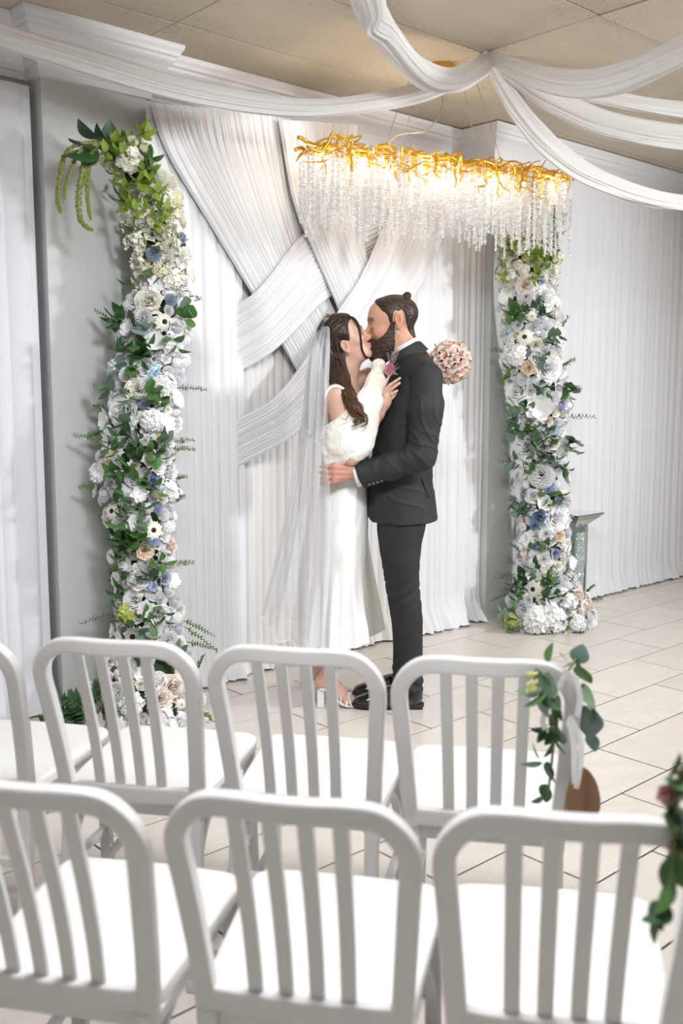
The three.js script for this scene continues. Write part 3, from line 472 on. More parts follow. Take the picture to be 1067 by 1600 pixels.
// left column
{
  const rows = [[215, 175, 222], [240, 166, 240], [270, 168, 262], [300, 190, 280], [340, 192, 288], [380, 204, 290], [420, 208, 298], [460, 202, 300], [500, 190, 300], [540, 182, 298], [580, 176, 290], [620, 168, 286], [660, 158, 280], [700, 152, 274], [740, 150, 272], [780, 154, 274], [820, 166, 276], [860, 170, 276], [900, 176, 280], [940, 178, 284], [980, 178, 290], [1010, 168, 298], [1050, 140, 312], [1090, 120, 322], [1118, 112, 324], [1150, 120, 318]];
  const sp = [
    ['daisy', 'ivory', 257, 506, 17, 'dark'], ['daisy', 'ivory', 174, 794, 16, 'dark'], ['daisy', 'ivory', 240, 822, 17, 'dark'], ['daisy', 'ivory', 207, 984, 19, 'dark'], ['daisy', 'white', 180, 702, 17, 'yellow'], ['daisy', 'white', 168, 717, 16, 'yellow'],
    ['rose', 'blush', 227, 853, 13], ['rose', 'palepink', 270, 851, 13], ['rose', 'palepink', 250, 1069, 18], ['peony', 'palepink', 272, 1056, 20], ['rose', 'blue', 241, 748, 11], ['rose', 'sage', 209, 742, 13], ['ruffle', 'dusty', 224, 628, 11], ['rose', 'sky', 240, 580, 10], ['ruffle', 'pale', 249, 790, 9], ['ruffle', 'pale', 240, 838, 10], ['rose', 'dusty', 259, 897, 10], ['bud', 'pale', 231, 906, 7], ['bud', 'pale', 240, 908, 7], ['ruffle', 'dusty', 240, 401, 13], ['rose', 'dusty', 281, 409, 8], ['ruffle', 'dusty', 287, 374, 9], ['ruffle', 'dusty', 268, 472, 10],
    ['rose', 'white', 215, 896, 16], ['rose', 'white', 185, 811, 15], ['rose', 'white', 207, 929, 15], ['rose', 'white', 250, 951, 16], ['rose', 'white', 199, 779, 13], ['peony', 'white', 190, 641, 23], ['rose', 'ivory', 213, 609, 17], ['rose', 'white', 226, 576, 16], ['bud', 'white', 196, 586, 11], ['peony', 'ivory', 230, 473, 20], ['rose', 'ivory', 252, 304, 16], ['hydrangea', 'ivory', 202, 256, 22], ['hydrangea', 'lime', 196, 949, 18], ['magnolia', 'white', 150, 764, 14], ['magnolia', 'white', 163, 736, 15], ['lily', 'white', 218, 766, 15], ['rose', 'white', 236, 713, 13], ['bud', 'white', 248, 726, 12], ['ruffle', 'palepink', 245, 765, 9], ['magnolia', 'white', 178, 865, 14], ['magnolia', 'white', 198, 873, 14], ['magnolia', 'white', 185, 898, 14], ['rose', 'ivory', 248, 880, 11], ['lily', 'white', 228, 940, 15], ['ruffle', 'white', 240, 970, 16], ['magnolia', 'white', 176, 982, 13], ['ruffle', 'white', 265, 990, 16], ['hydrangea', 'white', 258, 600, 20], ['hydrangea', 'white', 238, 655, 20], ['ruffle', 'white', 224, 500, 15], ['hydrangea', 'ivory', 270, 440, 18], ['daisy', 'white', 183, 1103, 15, 'lime2'], ['hydrangea', 'white', 205, 1075, 20], ['hydrangea', 'lime', 108, 1124, 13], ['ruffle', 'white', 180, 1060, 16], ['hydrangea', 'white', 255, 1112, 22],
  ];
  const { col, at, cen, E } = floralColumn('tall crescent column of white flowers on the left, drooping green tassels at its tip', rows, -3.80, null, sp, 4242, {
    yt: 218, yb: 1132, fill: (y) => (y < 440 ? ivr : wht), scale: 0.86,
    zAdd: (y) => 0.02 * Math.sin(y / 150) + (y > 1000 ? (y - 1000) / 130 * 0.06 : 0), gap: (x, y) => ((y > 690 && y < 780 && x > 185 && x < 240) || (y > 830 && y < 850 && x < 215) ? 0.85 : (y < 440 ? 0.12 : 0.02)),
  });
  const S = (x, y, dx, dy, len, leaf, ls, n, mat, o = {}) => { const [p, nr] = at(x, y, o.lift ?? 0.9); const d = V3(RT.x, 0, RT.z).multiplyScalar(dx).add(V3(0, -dy, 0)).addScaledVector(E(p), o.fwd ?? 0.15); return spray(col, o.name ?? 'leaf_spray', p, d, len, leaf, ls, n, mat, o); };
  // leaf sprays between the blooms
  for (const [x, y, m] of [[200, 330, 'leafLime'], [182, 236, 'leafLime'], [246, 318, 'leafLime'], [225, 345, 'leafLime'], [215, 300, 'leafLime'], [190, 290, 'leafLime'], [240, 352, 'leafLime'], [250, 342, 'leafLime'], [232, 285, 'leafLime'], [205, 228, 'leafLime'], [222, 222, 'leafLime'], [245, 275, 'leafLime'], [178, 250, 'leafLime']]) S(x, y, rr(-0.6, 0.6), rr(-1, 0.6), 0.09, 'oval', 0.075, 6, FC[m], { pieces: true, fwd: 0.7, lift: 1.0 });
  for (const [x, y] of [[168, 300], [178, 312], [182, 270], [186, 326], [196, 360], [212, 378], [190, 490], [196, 505], [250, 292], [232, 268], [195, 560], [215, 548], [208, 680], [218, 705], [200, 720], [190, 752], [205, 748], [232, 700], [190, 846], [215, 838], [236, 868], [200, 912], [222, 690], [215, 815], [205, 735], [196, 735], [212, 722], [226, 742], [192, 708], [180, 780], [205, 800], [228, 800], [190, 875], [208, 858], [240, 905], [222, 962], [190, 968], [250, 930], [262, 520], [235, 545], [205, 600], [245, 640], [180, 560], [228, 420], [220, 445], [266, 380]]) S(x, y, rr(-1, 0.8), rr(-0.7, 0.7), 0.085, 'oval', 0.082, 5, FC[pick(['leaf', 'leafDark', 'leaf'])], { pieces: true, fwd: 0.35, lift: 0.95 });
  for (const [x, y, dx] of [[285, 500, 0.5], [275, 488, 0.9], [178, 612, -0.6], [200, 665, -0.5], [245, 690, 0.6], [215, 812, 0.4], [205, 850, -0.8], [196, 840, -0.9], [212, 968, 0.4], [206, 830, 0.3], [232, 615, 0.4], [200, 575, 0.4], [190, 580, -0.5], [220, 1015, 0.3], [270, 1010, 0.6], [218, 520, 0.1], [232, 530, -0.4]]) S(x, y, dx, rr(-0.6, 0.5), 0.07, 'round', 0.075, 4, FC[pick(['euca', 'eucaBlue', 'leaf'])], { pieces: true, fwd: 0.6, lift: 1.0 });
  // thin sprigs sticking out at the sides
  for (const [x, y, dx, dy, l] of [[192, 520, -0.9, -0.8, 0.17], [165, 690, -1, -0.35, 0.16], [156, 760, -1, -0.15, 0.10], [182, 955, -1, 0.12, 0.17], [280, 606, 1, -0.05, 0.13], [272, 690, 1, -0.25, 0.10], [270, 700, 1, -0.1, 0.11], [272, 745, 1, -0.2, 0.07], [268, 782, 1, -0.5, 0.08], [272, 880, 1, -0.3, 0.10], [286, 965, 1, 0.35, 0.16], [290, 975, 1, 0.6, 0.18], [296, 1000, 1, 0.1, 0.14], [312, 1045, 0.4, -1, 0.10], [315, 1100, 0.6, 0.2, 0.06], [296, 470, 1, -0.2, 0.06], [262, 425, 1, -0.1, 0.08], [160, 640, -0.8, -0.3, 0.06], [152, 672, -0.7, 0.2, 0.07]]) S(x, y, dx, dy, l, 'oval', 0.019, 20, FC.leaf, { flat: true, fwd: 0.1, bend: V3(0, -0.12, 0), name: 'sprig' });
  // white wisteria at the left of the top
  for (const [x, y, l] of [[172, 320, 0.20], [180, 330, 0.16], [262, 300, 0.20], [282, 400, 0.16], [276, 330, 0.2], [195, 395, 0.18], [215, 360, 0.17]]) {
    const [p, n] = at(x, y, 1.0), st = part('wisteria', tube([p, p.clone().add(V3(-0.005, -l / 2, 0.01)), p.clone().add(V3(0.002, -l, 0.01))], 0.002, 8, 4), FC.stem, col), list = [];
    for (let i = 0; i < 22; i++) { const t = i / 22, q = p.clone().add(V3(rr(-1, 1) * 0.024 * (1.1 - t), -l * t, rr(-1, 1) * 0.024 * (1.1 - t) + 0.01)), s = 0.017 * (1.15 - 0.6 * t); const g = BL.lily[0].clone(); g.rotateX(rr(0.6, 2)); g.rotateY(rr(0, 6)); g.scale(s, s, s); g.translate(q.x, q.y, q.z); list.push(g); }
    part('blossoms', merge(list), FC.ivory, st).userData.kind = 'stuff';
  }
  // drooping tassels and their large leaves at the tip
  const Q = (x, y, dz = 0) => onZ(x, y, -3.78 + dz).sub(col.position);
  part('tip_stem', tube([Q(205, 232), Q(178, 222, 0.02), Q(150, 232, 0.03), Q(100, 240, 0.03)], (t) => 0.005 * (1 - 0.5 * t), 14, 6), FC.stem, col);
  for (const [pts, r] of [[[[152, 222], [122, 226], [102, 240], [94, 275], [90, 310], [96, 334]], 0.013], [[[140, 226], [124, 236], [112, 262], [103, 290], [101, 312]], 0.008], [[[150, 222], [136, 240], [128, 270], [123, 305], [124, 335], [130, 350], [145, 361]], 0.0165], [[[150, 225], [142, 245], [137, 275], [137, 310], [142, 345]], 0.011], [[[158, 222], [146, 236], [134, 256], [131, 290]], 0.012]]) {
    const c = curve(pts.map(([x, y]) => Q(x, y, 0.02 + rr(-0.015, 0.03)))), st = part('tassel', taper(c, (t) => r * 0.75 * (1 - 0.55 * t), 22, 6), FC.amaranth, col), list = [];
    const bead = new THREE.IcosahedronGeometry(0.0030, 0);
    for (let i = 0; i < 420; i++) { const t = Math.sqrt(rnd() * 0.96 + 0.03) * 0.98, q = c.getPoint(t), a = rr(0, 6.28), R = r * (1 - 0.5 * t); const g = bead.clone(); g.translate(q.x + Math.cos(a) * R, q.y + rr(-0.004, 0.004), q.z + Math.sin(a) * R); list.push(g); }
    part('beads', merge(list), FC.amaranth, st).userData.kind = 'stuff';
  }
  for (const [x, y, ex, ey, w] of [[152, 218, 124, 196, 1], [168, 222, 172, 192, 1], [165, 226, 150, 200, 0.8], [150, 228, 106, 252, 1.0], [150, 222, 112, 226, 0.8], [172, 226, 182, 205, 0.9], [180, 228, 158, 238, 0.7], [146, 230, 136, 262, 0.8], [185, 230, 196, 208, 0.8], [190, 236, 168, 252, 0.8], [200, 232, 204, 206, 0.8], [212, 236, 218, 210, 0.8]]) {
    const a = Q(x, y, 0.02), b = Q(ex, ey, 0.05), d = b.clone().sub(a), m = part('leaf', LEAF.oval, x > 195 ? FC.leafLime : FC.leafDark, col); xfMatrix(a, d, d.length() * 1.15, rr(-0.5, 0.5)).decompose(m.position, m.quaternion, m.scale); m.scale.x *= w * 1.25;
  }
  // fern fronds at the foot
  for (const [x, y, dx, dy, l] of [[140, 1100, -1, -0.6, 0.19], [136, 1110, -1, -0.25, 0.20], [140, 1105, -0.7, -1.0, 0.17], [150, 1085, -0.2, -1.1, 0.12]]) S(x, y, dx, dy, l, 'fine', 0.07, 34, FC.leafDark, { flat: true, lean: 0.35, fwd: 0.25, bend: V3(0, -0.2, 0), name: 'fern_frond', r: 0.003 });
}
// right column
{
  const rows = [[338, 800, 868], [356, 782, 872], [380, 778, 874], [420, 777, 872], [460, 779, 872], [500, 780, 876], [540, 782, 882], [580, 788, 886], [620, 796, 888], [660, 806, 889], [700, 812, 888], [740, 814, 887], [780, 814, 888], [820, 815, 891], [860, 812, 893], [895, 802, 898], [925, 788, 918], [950, 782, 934], [975, 780, 936], [1000, 792, 928]];
  const sp = [
    ['daisy', 'ivory', 819, 529, 15, 'dark'], ['daisy', 'ivory', 833, 911, 16, 'dark'], ['daisy', 'ivory', 834, 449, 8, 'dark'], ['daisy', 'ivory', 840, 617, 7, 'dark'], ['daisy', 'ivory', 817, 546, 6, 'dark'], ['rose', 'blush', 826, 575, 11], ['rose', 'palepink', 819, 449, 14], ['rose', 'blush', 876, 833, 9], ['rose', 'palepink', 856, 657, 8], ['rose', 'dusty', 862, 669, 10], ['ruffle', 'pale', 836, 683, 9], ['rose', 'blue', 840, 804, 12], ['rose', 'blue', 834, 816, 7], ['rose', 'dusty', 874, 781, 8], ['ruffle', 'pale', 857, 764, 10], ['ruffle', 'pale', 878, 635, 9], ['ruffle', 'dusty', 819, 770, 9], ['bud', 'pale', 847, 443, 6], ['ruffle', 'dusty', 822, 552, 8], ['bud', 'sky', 791, 521, 6],
    ['magnolia', 'white', 844, 636, 24], ['peony', 'white', 806, 609, 19], ['ruffle', 'white', 846, 740, 21], ['peony', 'white', 848, 469, 20], ['ruffle', 'white', 822, 468, 15], ['hydrangea', 'white', 862, 952, 24], ['peony', 'palepink', 924, 940, 16], ['rose', 'palepink', 908, 924, 13], ['peony', 'white', 871, 806, 18], ['peony', 'white', 858, 575, 20], ['hydrangea', 'white', 806, 555, 18], ['rose', 'ivory', 838, 540, 10], ['rose', 'ivory', 792, 490, 11], ['ruffle', 'ivory', 793, 450, 12], ['hydrangea', 'ivory', 845, 372, 12], ['hydrangea', 'ivory', 815, 390, 15], ['rose', 'white', 827, 707, 11], ['rose', 'white', 847, 708, 11], ['rose', 'ivory', 864, 690, 11], ['rose', 'white', 830, 772, 11], ['magnolia', 'white', 850, 782, 13], ['rose', 'white', 853, 830, 10], ['rose', 'palepink', 817, 800, 9], ['rose', 'palepink', 822, 868, 8], ['hydrangea', 'white', 818, 846, 12], ['rose', 'white', 850, 868, 13], ['magnolia', 'white', 834, 890, 13], ['ruffle', 'pale', 868, 860, 9], ['bud', 'pale', 834, 850, 7], ['hydrangea', 'white', 838, 965, 22], ['ruffle', 'cool', 815, 940, 14], ['hydrangea', 'cool', 832, 985, 15], ['hydrangea', 'cool', 905, 975, 14], ['hydrangea', 'lime', 796, 975, 14], ['hydrangea', 'lime', 783, 955, 10], ['rose', 'ivory', 882, 870, 9], ['rose', 'ivory', 872, 880, 8], ['hydrangea', 'white', 888, 930, 16], ['bud', 'ivory', 843, 720, 6],
  ];
  const { col, at, cen, E } = floralColumn('column of white flowers on the right, standing beside the mirrored pedestal', rows, -3.60, null, sp, 9191, {
    yt: 346, yb: 984, fill: (y) => (y < 440 ? ivr : wht), scale: 0.92, zAdd: (y) => (y > 900 ? (y - 900) / 90 * 0.07 : 0),
    gap: (x, y) => (y > 655 && y < 700 ? 0.55 : y > 880 && x < 815 ? 0.95 : y < 440 ? 0.1 : 0.03),
  });
  const S = (x, y, dx, dy, len, leaf, ls, n, mat, o = {}) => { const [p, nr] = at(x, y, o.lift ?? 0.9); const d = V3(RT.x, 0, RT.z).multiplyScalar(dx).add(V3(0, -dy, 0)).addScaledVector(E(p), o.fwd ?? 0.15); return spray(col, o.name ?? 'leaf_spray', p, d, len, leaf, ls, n, mat, o); };
  for (const [x, y] of [[795, 385], [800, 400], [835, 410], [850, 420], [840, 400], [812, 372], [830, 372], [862, 410], [790, 420], [845, 428], [858, 390]]) S(x, y, rr(-0.7, 0.7), rr(-1, 0.6), 0.09, 'oval', 0.075, 5, FC.leafLime, { pieces: true, fwd: 0.7, lift: 1.0 });
  for (const [x, y] of [[858, 345], [864, 360], [862, 352], [866, 375], [868, 392], [818, 490], [825, 494], [808, 487], [865, 700], [830, 665], [822, 668], [850, 690], [835, 640], [880, 600], [825, 745], [820, 735], [815, 930], [800, 925], [808, 910], [800, 900], [850, 900], [866, 915], [845, 925], [900, 955], [895, 940], [820, 890], [842, 610], [845, 660], [828, 680], [858, 705], [838, 700], [822, 715], [868, 722], [842, 760], [866, 790], [826, 800], [846, 845], [862, 845], [828, 860], [842, 880], [855, 910], [815, 905], [870, 760], [830, 490], [842, 498], [800, 500], [862, 560], [800, 575], [850, 590]]) S(x, y, rr(-0.8, 0.8), rr(-0.8, 0.6), 0.085, 'oval', 0.082, 5, FC[pick(['leaf', 'leafDark', 'leaf'])], { pieces: true, fwd: 0.35, lift: 0.96 });
  for (const [x, y, dx, dy] of [[812, 632, -0.9, 0], [806, 650, -1, 0.1], [812, 660, -0.8, 0.5], [815, 722, -1, -0.3], [835, 697, 0.2, 0.3], [850, 680, 0.6, 0.1], [882, 682, 0.7, 0.1], [880, 690, 0.9, 0.4], [818, 782, -1.2, -0.3], [818, 785, -1.3, 0.25], [880, 605, 0.8, -0.1], [850, 532, 0.6, -0.3], [800, 945, -0.6, -0.2], [805, 955, -0.4, 0.2], [842, 554, 0.1, 0.3], [838, 672, -0.1, 0.3], [850, 700, 0.3, 0.4]]) S(x, y, dx, dy, 0.10, 'round', 0.078, 5, FC[pick(['euca', 'eucaBlue', 'euca', 'leaf'])], { pieces: true, fwd: 0.4, lift: 1.0, flat: true });
  for (const [x, y, dx, dy, l] of [[885, 605, 1, -0.1, 0.10], [888, 652, 1, -0.15, 0.17], [880, 575, 1, -0.8, 0.10], [876, 520, 0.5, -1, 0.12], [785, 548, -1, -0.1, 0.09], [812, 722, -1, -0.2, 0.15], [800, 880, -1, -0.3, 0.13], [798, 895, -1, 0.1, 0.12], [796, 920, -1, 0.3, 0.13], [800, 862, -0.8, -0.7, 0.12], [920, 925, 0.7, -0.8, 0.09], [928, 935, 1, -0.2, 0.08]]) S(x, y, dx, dy, l, 'oval', 0.024, 14, FC[pick(['leaf', 'euca'])], { flat: true, fwd: 0.1, bend: V3(0, -0.14, 0), name: 'sprig' });
  for (const [x, y, l] of [[866, 420, 0.26], [868, 470, 0.2], [860, 440, 0.2], [790, 420, 0.14]]) {
    const [p, n] = at(x, y, 1.0), st = part('wisteria', tube([p, p.clone().add(V3(-0.005, -l / 2, 0.01)), p.clone().add(V3(0.002, -l, 0.01))], 0.002, 8, 4), FC.stem, col), list = [];
    for (let i = 0; i < 24; i++) { const t = i / 24, q = p.clone().add(V3(rr(-1, 1) * 0.026 * (1.1 - t), -l * t, rr(-1, 1) * 0.026 * (1.1 - t) + 0.01)), s = 0.018 * (1.15 - 0.6 * t); const g = BL.lily[0].clone(); g.rotateX(rr(0.6, 2)); g.rotateY(rr(0, 6)); g.scale(s, s, s); g.translate(q.x, q.y, q.z); list.push(g); }
    part('blossoms', merge(list), FC.ivory, st).userData.kind = 'stuff';
  }
}
// mirrored pedestal behind the right column
{
  const corner = onZ(903.5, 808, -3.52), mirror = std(new THREE.Color(0.80, 0.84, 0.82), 0.06, { metalness: 1 }), edge = std(new THREE.Color(0.62, 0.68, 0.65), 0.15, { metalness: 0.9 });
  const t = thing('pedestal', 'mirrored glass pedestal with flared top and crushed crystal panels', 'pedestal', V3(corner.x + 0.138, 0, -3.658));
  const top = corner.y + 0.006, w = 0.065, W = 0.138;
  part('shaft', rbox(2 * w, top - 0.12, 2 * w, 0, (top - 0.12) / 2 + 0.05, 0, 0.004), mirror, t);
  const fr = (y0, y1, a, b) => { const g = new THREE.CylinderGeometry(b * Math.SQRT2, a * Math.SQRT2, y1 - y0, 4, 1); g.rotateY(Math.PI / 4); g.translate(0, (y0 + y1) / 2, 0); return g.toNonIndexed(); };
  const fl = fr(top - 0.085, top - 0.012, w, W); fl.computeVertexNormals(); part('flared_collar', fl, mirror, t);
  const fb = fr(0, 0.075, w * 1.9, w * 1.02); fb.computeVertexNormals(); part('base', fb, mirror, t);
  part('top', rbox(2 * W + 0.01, 0.014, 2 * W + 0.01, 0, top - 0.005, 0, 0.003), mirror, t);
  const trims = []; for (const s of [-1, 1]) for (const q of [-1, 1]) { trims.push(box(0.012, top - 0.15, 0.012, s * w, top / 2, q * w)); }
  part('edge_strip', merge(trims), edge, t);
  for (const [n, sx, sz] of [['front', 0, 1], ['side', -1, 0]]) {
    const list = []; seedState = 55 + sx; const s3 = new THREE.OctahedronGeometry(0.0075, 0);
    for (let i = 0; i < 7; i++) for (let j = 0; j < 32; j++) { const a = -0.038 + i * 0.0127 + rr(-0.004, 0.004), y = 0.11 + j * 0.0132 + rr(-0.004, 0.004), g = s3.clone(); g.rotateX(rr(0, 3)); g.rotateY(rr(0, 3)); sx ? g.translate(-w - 0.002, y, a) : g.translate(a, y, w + 0.002); list.push(g); }
    part('crystal_inlay', merge(list), phys(new THREE.Color(0.62, 0.70, 0.67), 0.1, { metalness: 0.4 }), t).userData.kind = 'stuff';
  }
}

// ---------- implicit surfaces for the people ----------
const smin = (a, b, k) => { const h = Math.max(k - Math.abs(a - b), 0) / k; return Math.min(a, b) - h * h * k * 0.25; };
const smax = (a, b, k) => -smin(-a, -b, k);
function cone(a, b, ra, rb) {   // tapered capsule between two points
  const ax = a.x, ay = a.y, az = a.z, bx = b.x - ax, by = b.y - ay, bz = b.z - az, bb = 1 / (bx * bx + by * by + bz * bz + 1e-12);
  return (x, y, z) => { const px = x - ax, py = y - ay, pz = z - az, t = Math.max(0, Math.min(1, (px * bx + py * by + pz * bz) * bb)); return Math.hypot(px - bx * t, py - by * t, pz - bz * t) - (ra + (rb - ra) * t); };
}
function ball(c, r) { return (x, y, z) => Math.hypot(x - c.x, y - c.y, z - c.z) - r; }
function ell(cx, cy, cz, rx, ry, rz) { return (x, y, z) => { const a = (x - cx) / rx, b = (y - cy) / ry, c = (z - cz) / rz, k = Math.hypot(a, b, c), l = Math.hypot(a / rx, b / ry, c / rz); return k < 1e-6 ? -Math.min(rx, ry, rz) : k * (k - 1) / l; }; }
function joinSdf(list) { return (x, y, z) => { let d = list[0][0](x, y, z); for (let i = 1; i < list.length; i++) d = smin(d, list[i][0](x, y, z), list[i][1]); return d; }; }
// body of stacked ellipses: rows of [y, x0, x1, zc, rz] in rising y
function stack(rows, pw = 2) {
  const y0 = rows[0][0], y1 = rows[rows.length - 1][0];
  return (x, y, z) => { const [, a, b, zc, rz] = interp(rows, clamp(y, y0, y1)), rx = (b - a) / 2, cx = (a + b) / 2, k = (Math.abs((x - cx) / rx) ** pw + Math.abs((z - zc) / rz) ** pw) ** (1 / pw), d = (k - 1) * Math.min(rx, rz), e = Math.max(y0 - y, y - y1); return e > 0 ? Math.hypot(Math.max(d, 0), e) : Math.max(d, e); };
}
// surface nets
function isoMesh(sdf, lo, hi, h, colorAt) {
  const nx = Math.ceil((hi.x - lo.x) / h) + 1, ny = Math.ceil((hi.y - lo.y) / h) + 1, nzz = Math.ceil((hi.z - lo.z) / h) + 1, F = new Float32Array(nx * ny * nzz).fill(1), B = 5;
  for (let K = 0; K < nzz; K += B) for (let J = 0; J < ny; J += B) for (let I = 0; I < nx; I += B) {
    const d = sdf(lo.x + (I + B / 2 - 0.5) * h, lo.y + (J + B / 2 - 0.5) * h, lo.z + (K + B / 2 - 0.5) * h), skip = Math.abs(d) > B * h * 1.7;
    for (let k = K; k < Math.min(K + B, nzz); k++) for (let j = J; j < Math.min(J + B, ny); j++) for (let i = I; i < Math.min(I + B, nx); i++) F[(k * ny + j) * nx + i] = skip ? d : sdf(lo.x + i * h, lo.y + j * h, lo.z + k * h);
  }
  const id = new Int32Array(nx * ny * nzz).fill(-1), pos = [], idx = [];
  for (let k = 0; k < nzz - 1; k++) for (let j = 0; j < ny - 1; j++) for (let i = 0; i < nx - 1; i++) {
    const b = (k * ny + j) * nx + i; let m = 0, n = 0, sx = 0, sy = 0, sz = 0; const v = [];
    for (let c = 0; c < 8; c++) { const q = F[b + (c & 1) + ((c >> 1) & 1) * nx + (c >> 2) * nx * ny]; v.push(q); if (q < 0) m |= 1 << c; }
    if (m === 0 || m === 255) continue;
    for (let c = 0; c < 8; c++) for (const ax of [1, 2, 4]) { if (c & ax) continue; const e = c | ax; if ((v[c] < 0) === (v[e] < 0)) continue; const t = v[c] / (v[c] - v[e]); sx += (c & 1) + (ax === 1 ? t : 0); sy += ((c >> 1) & 1) + (ax === 2 ? t : 0); sz += (c >> 2) + (ax === 4 ? t : 0); n++; }
    id[b] = pos.length / 3; pos.push(lo.x + (i + sx / n) * h, lo.y + (j + sy / n) * h, lo.z + (k + sz / n) * h);
  }
  const S = [1, nx, nx * ny];
  for (let k = 1; k < nzz - 1; k++) for (let j = 1; j < ny - 1; j++) for (let i = 1; i < nx - 1; i++) {
    const b = (k * ny + j) * nx + i, f = F[b];
    for (let a = 0; a < 3; a++) { const g = F[b + S[a]]; if ((f < 0) === (g < 0)) continue; const u = S[(a + 1) % 3], w = S[(a + 2) % 3], A = id[b], Bq = id[b - u], C = id[b - u - w], D = id[b - w]; if (A < 0 || Bq < 0 || C < 0 || D < 0) continue; f < 0 ? idx.push(A, Bq, C, A, C, D) : idx.push(A, C, Bq, A, D, C); }
  }
  const n = pos.length / 3, nor = new Float32Array(n * 3), col = colorAt ? new Float32Array(n * 3) : null, e = h * 0.5;
  for (let i = 0; i < n; i++) {
    const x = pos[i * 3], y = pos[i * 3 + 1], z = pos[i * 3 + 2]; let a = sdf(x + e, y, z) - sdf(x - e, y, z), b = sdf(x, y + e, z) - sdf(x, y - e, z), c = sdf(x, y, z + e) - sdf(x, y, z - e); const l = Math.hypot(a, b, c) || 1; nor[i * 3] = a / l; nor[i * 3 + 1] = b / l; nor[i * 3 + 2] = c / l;
    if (col) { const q = colorAt(x, y, z); col[i * 3] = q[0]; col[i * 3 + 1] = q[1]; col[i * 3 + 2] = q[2]; }
  }
  const g = new THREE.BufferGeometry(); g.setAttribute('position', new THREE.Float32BufferAttribute(pos, 3)); g.setAttribute('normal', new THREE.BufferAttribute(nor, 3)); if (col) g.setAttribute('color', new THREE.BufferAttribute(col, 3)); g.setIndex(idx); return g;
}
function joinColored(list) { return mergeGeometries(list.map((g) => { const h = g.toNonIndexed(); for (const k of Object.keys(h.attributes)) if (!['position', 'normal', 'color'].includes(k)) h.deleteAttribute(k); return h; })); }

// ---------- the couple: local frame x = to the right of the photo, y up, z towards the camera ----------
const COUPLE = V3(3.17, 0, -3.10), FH = V3(Math.sin(YAW), 0, -Math.cos(YAW));
function K(x, y, w = 0) { const d = rayDir(x, y), t = (COUPLE.clone().sub(EYEPOS).dot(FH) - w) / d.dot(FH), p = EYEPOS.clone().addScaledVector(d, t).sub(COUPLE); return V3(p.dot(RT), p.y, -p.dot(FH)); }
const PX = 1 / 350;   // metres per photo pixel at the couple
// head frame: f forward, u up, s sideways
function headFrame(o, dir, pitchDeg, scale, yawDeg = 0, rollDeg = 0) {
  const P = pitchDeg * Math.PI / 180, Y = yawDeg * Math.PI / 180, R = rollDeg * Math.PI / 180, cp = Math.cos(P), sp = Math.sin(P), cy = Math.cos(Y), sy = Math.sin(Y), cr = Math.cos(R), sr = Math.sin(R);
  const m = new THREE.Matrix4().makeBasis(V3(1, 0, 0), V3(0, 1, 0), V3(0, 0, 1));
  // local axes of the head in person space
  let F = V3(dir * cp, sp, 0), U = V3(-dir * sp, cp, 0), S = V3(0, 0, 1);
  const F2 = F.clone().multiplyScalar(cy).addScaledVector(S, sy), S2 = S.clone().multiplyScalar(cy).addScaledVector(F, -sy), U2 = U.clone().multiplyScalar(cr).addScaledVector(S2, sr), S3 = S2.clone().multiplyScalar(cr).addScaledVector(U, -sr);
  return { o, scale, F: F2, U: U2, S: S3, to(x, y, z) { const a = (x - o.x) / scale, b = (y - o.y) / scale, c = (z - o.z) / scale; return [a * F2.x + b * F2.y + c * F2.z, a * U2.x + b * U2.y + c * U2.z, a * S3.x + b * S3.y + c * S3.z]; }, at(f, u, s) { return o.clone().addScaledVector(F2, f * scale).addScaledVector(U2, u * scale).addScaledVector(S3, s * scale); } };
}
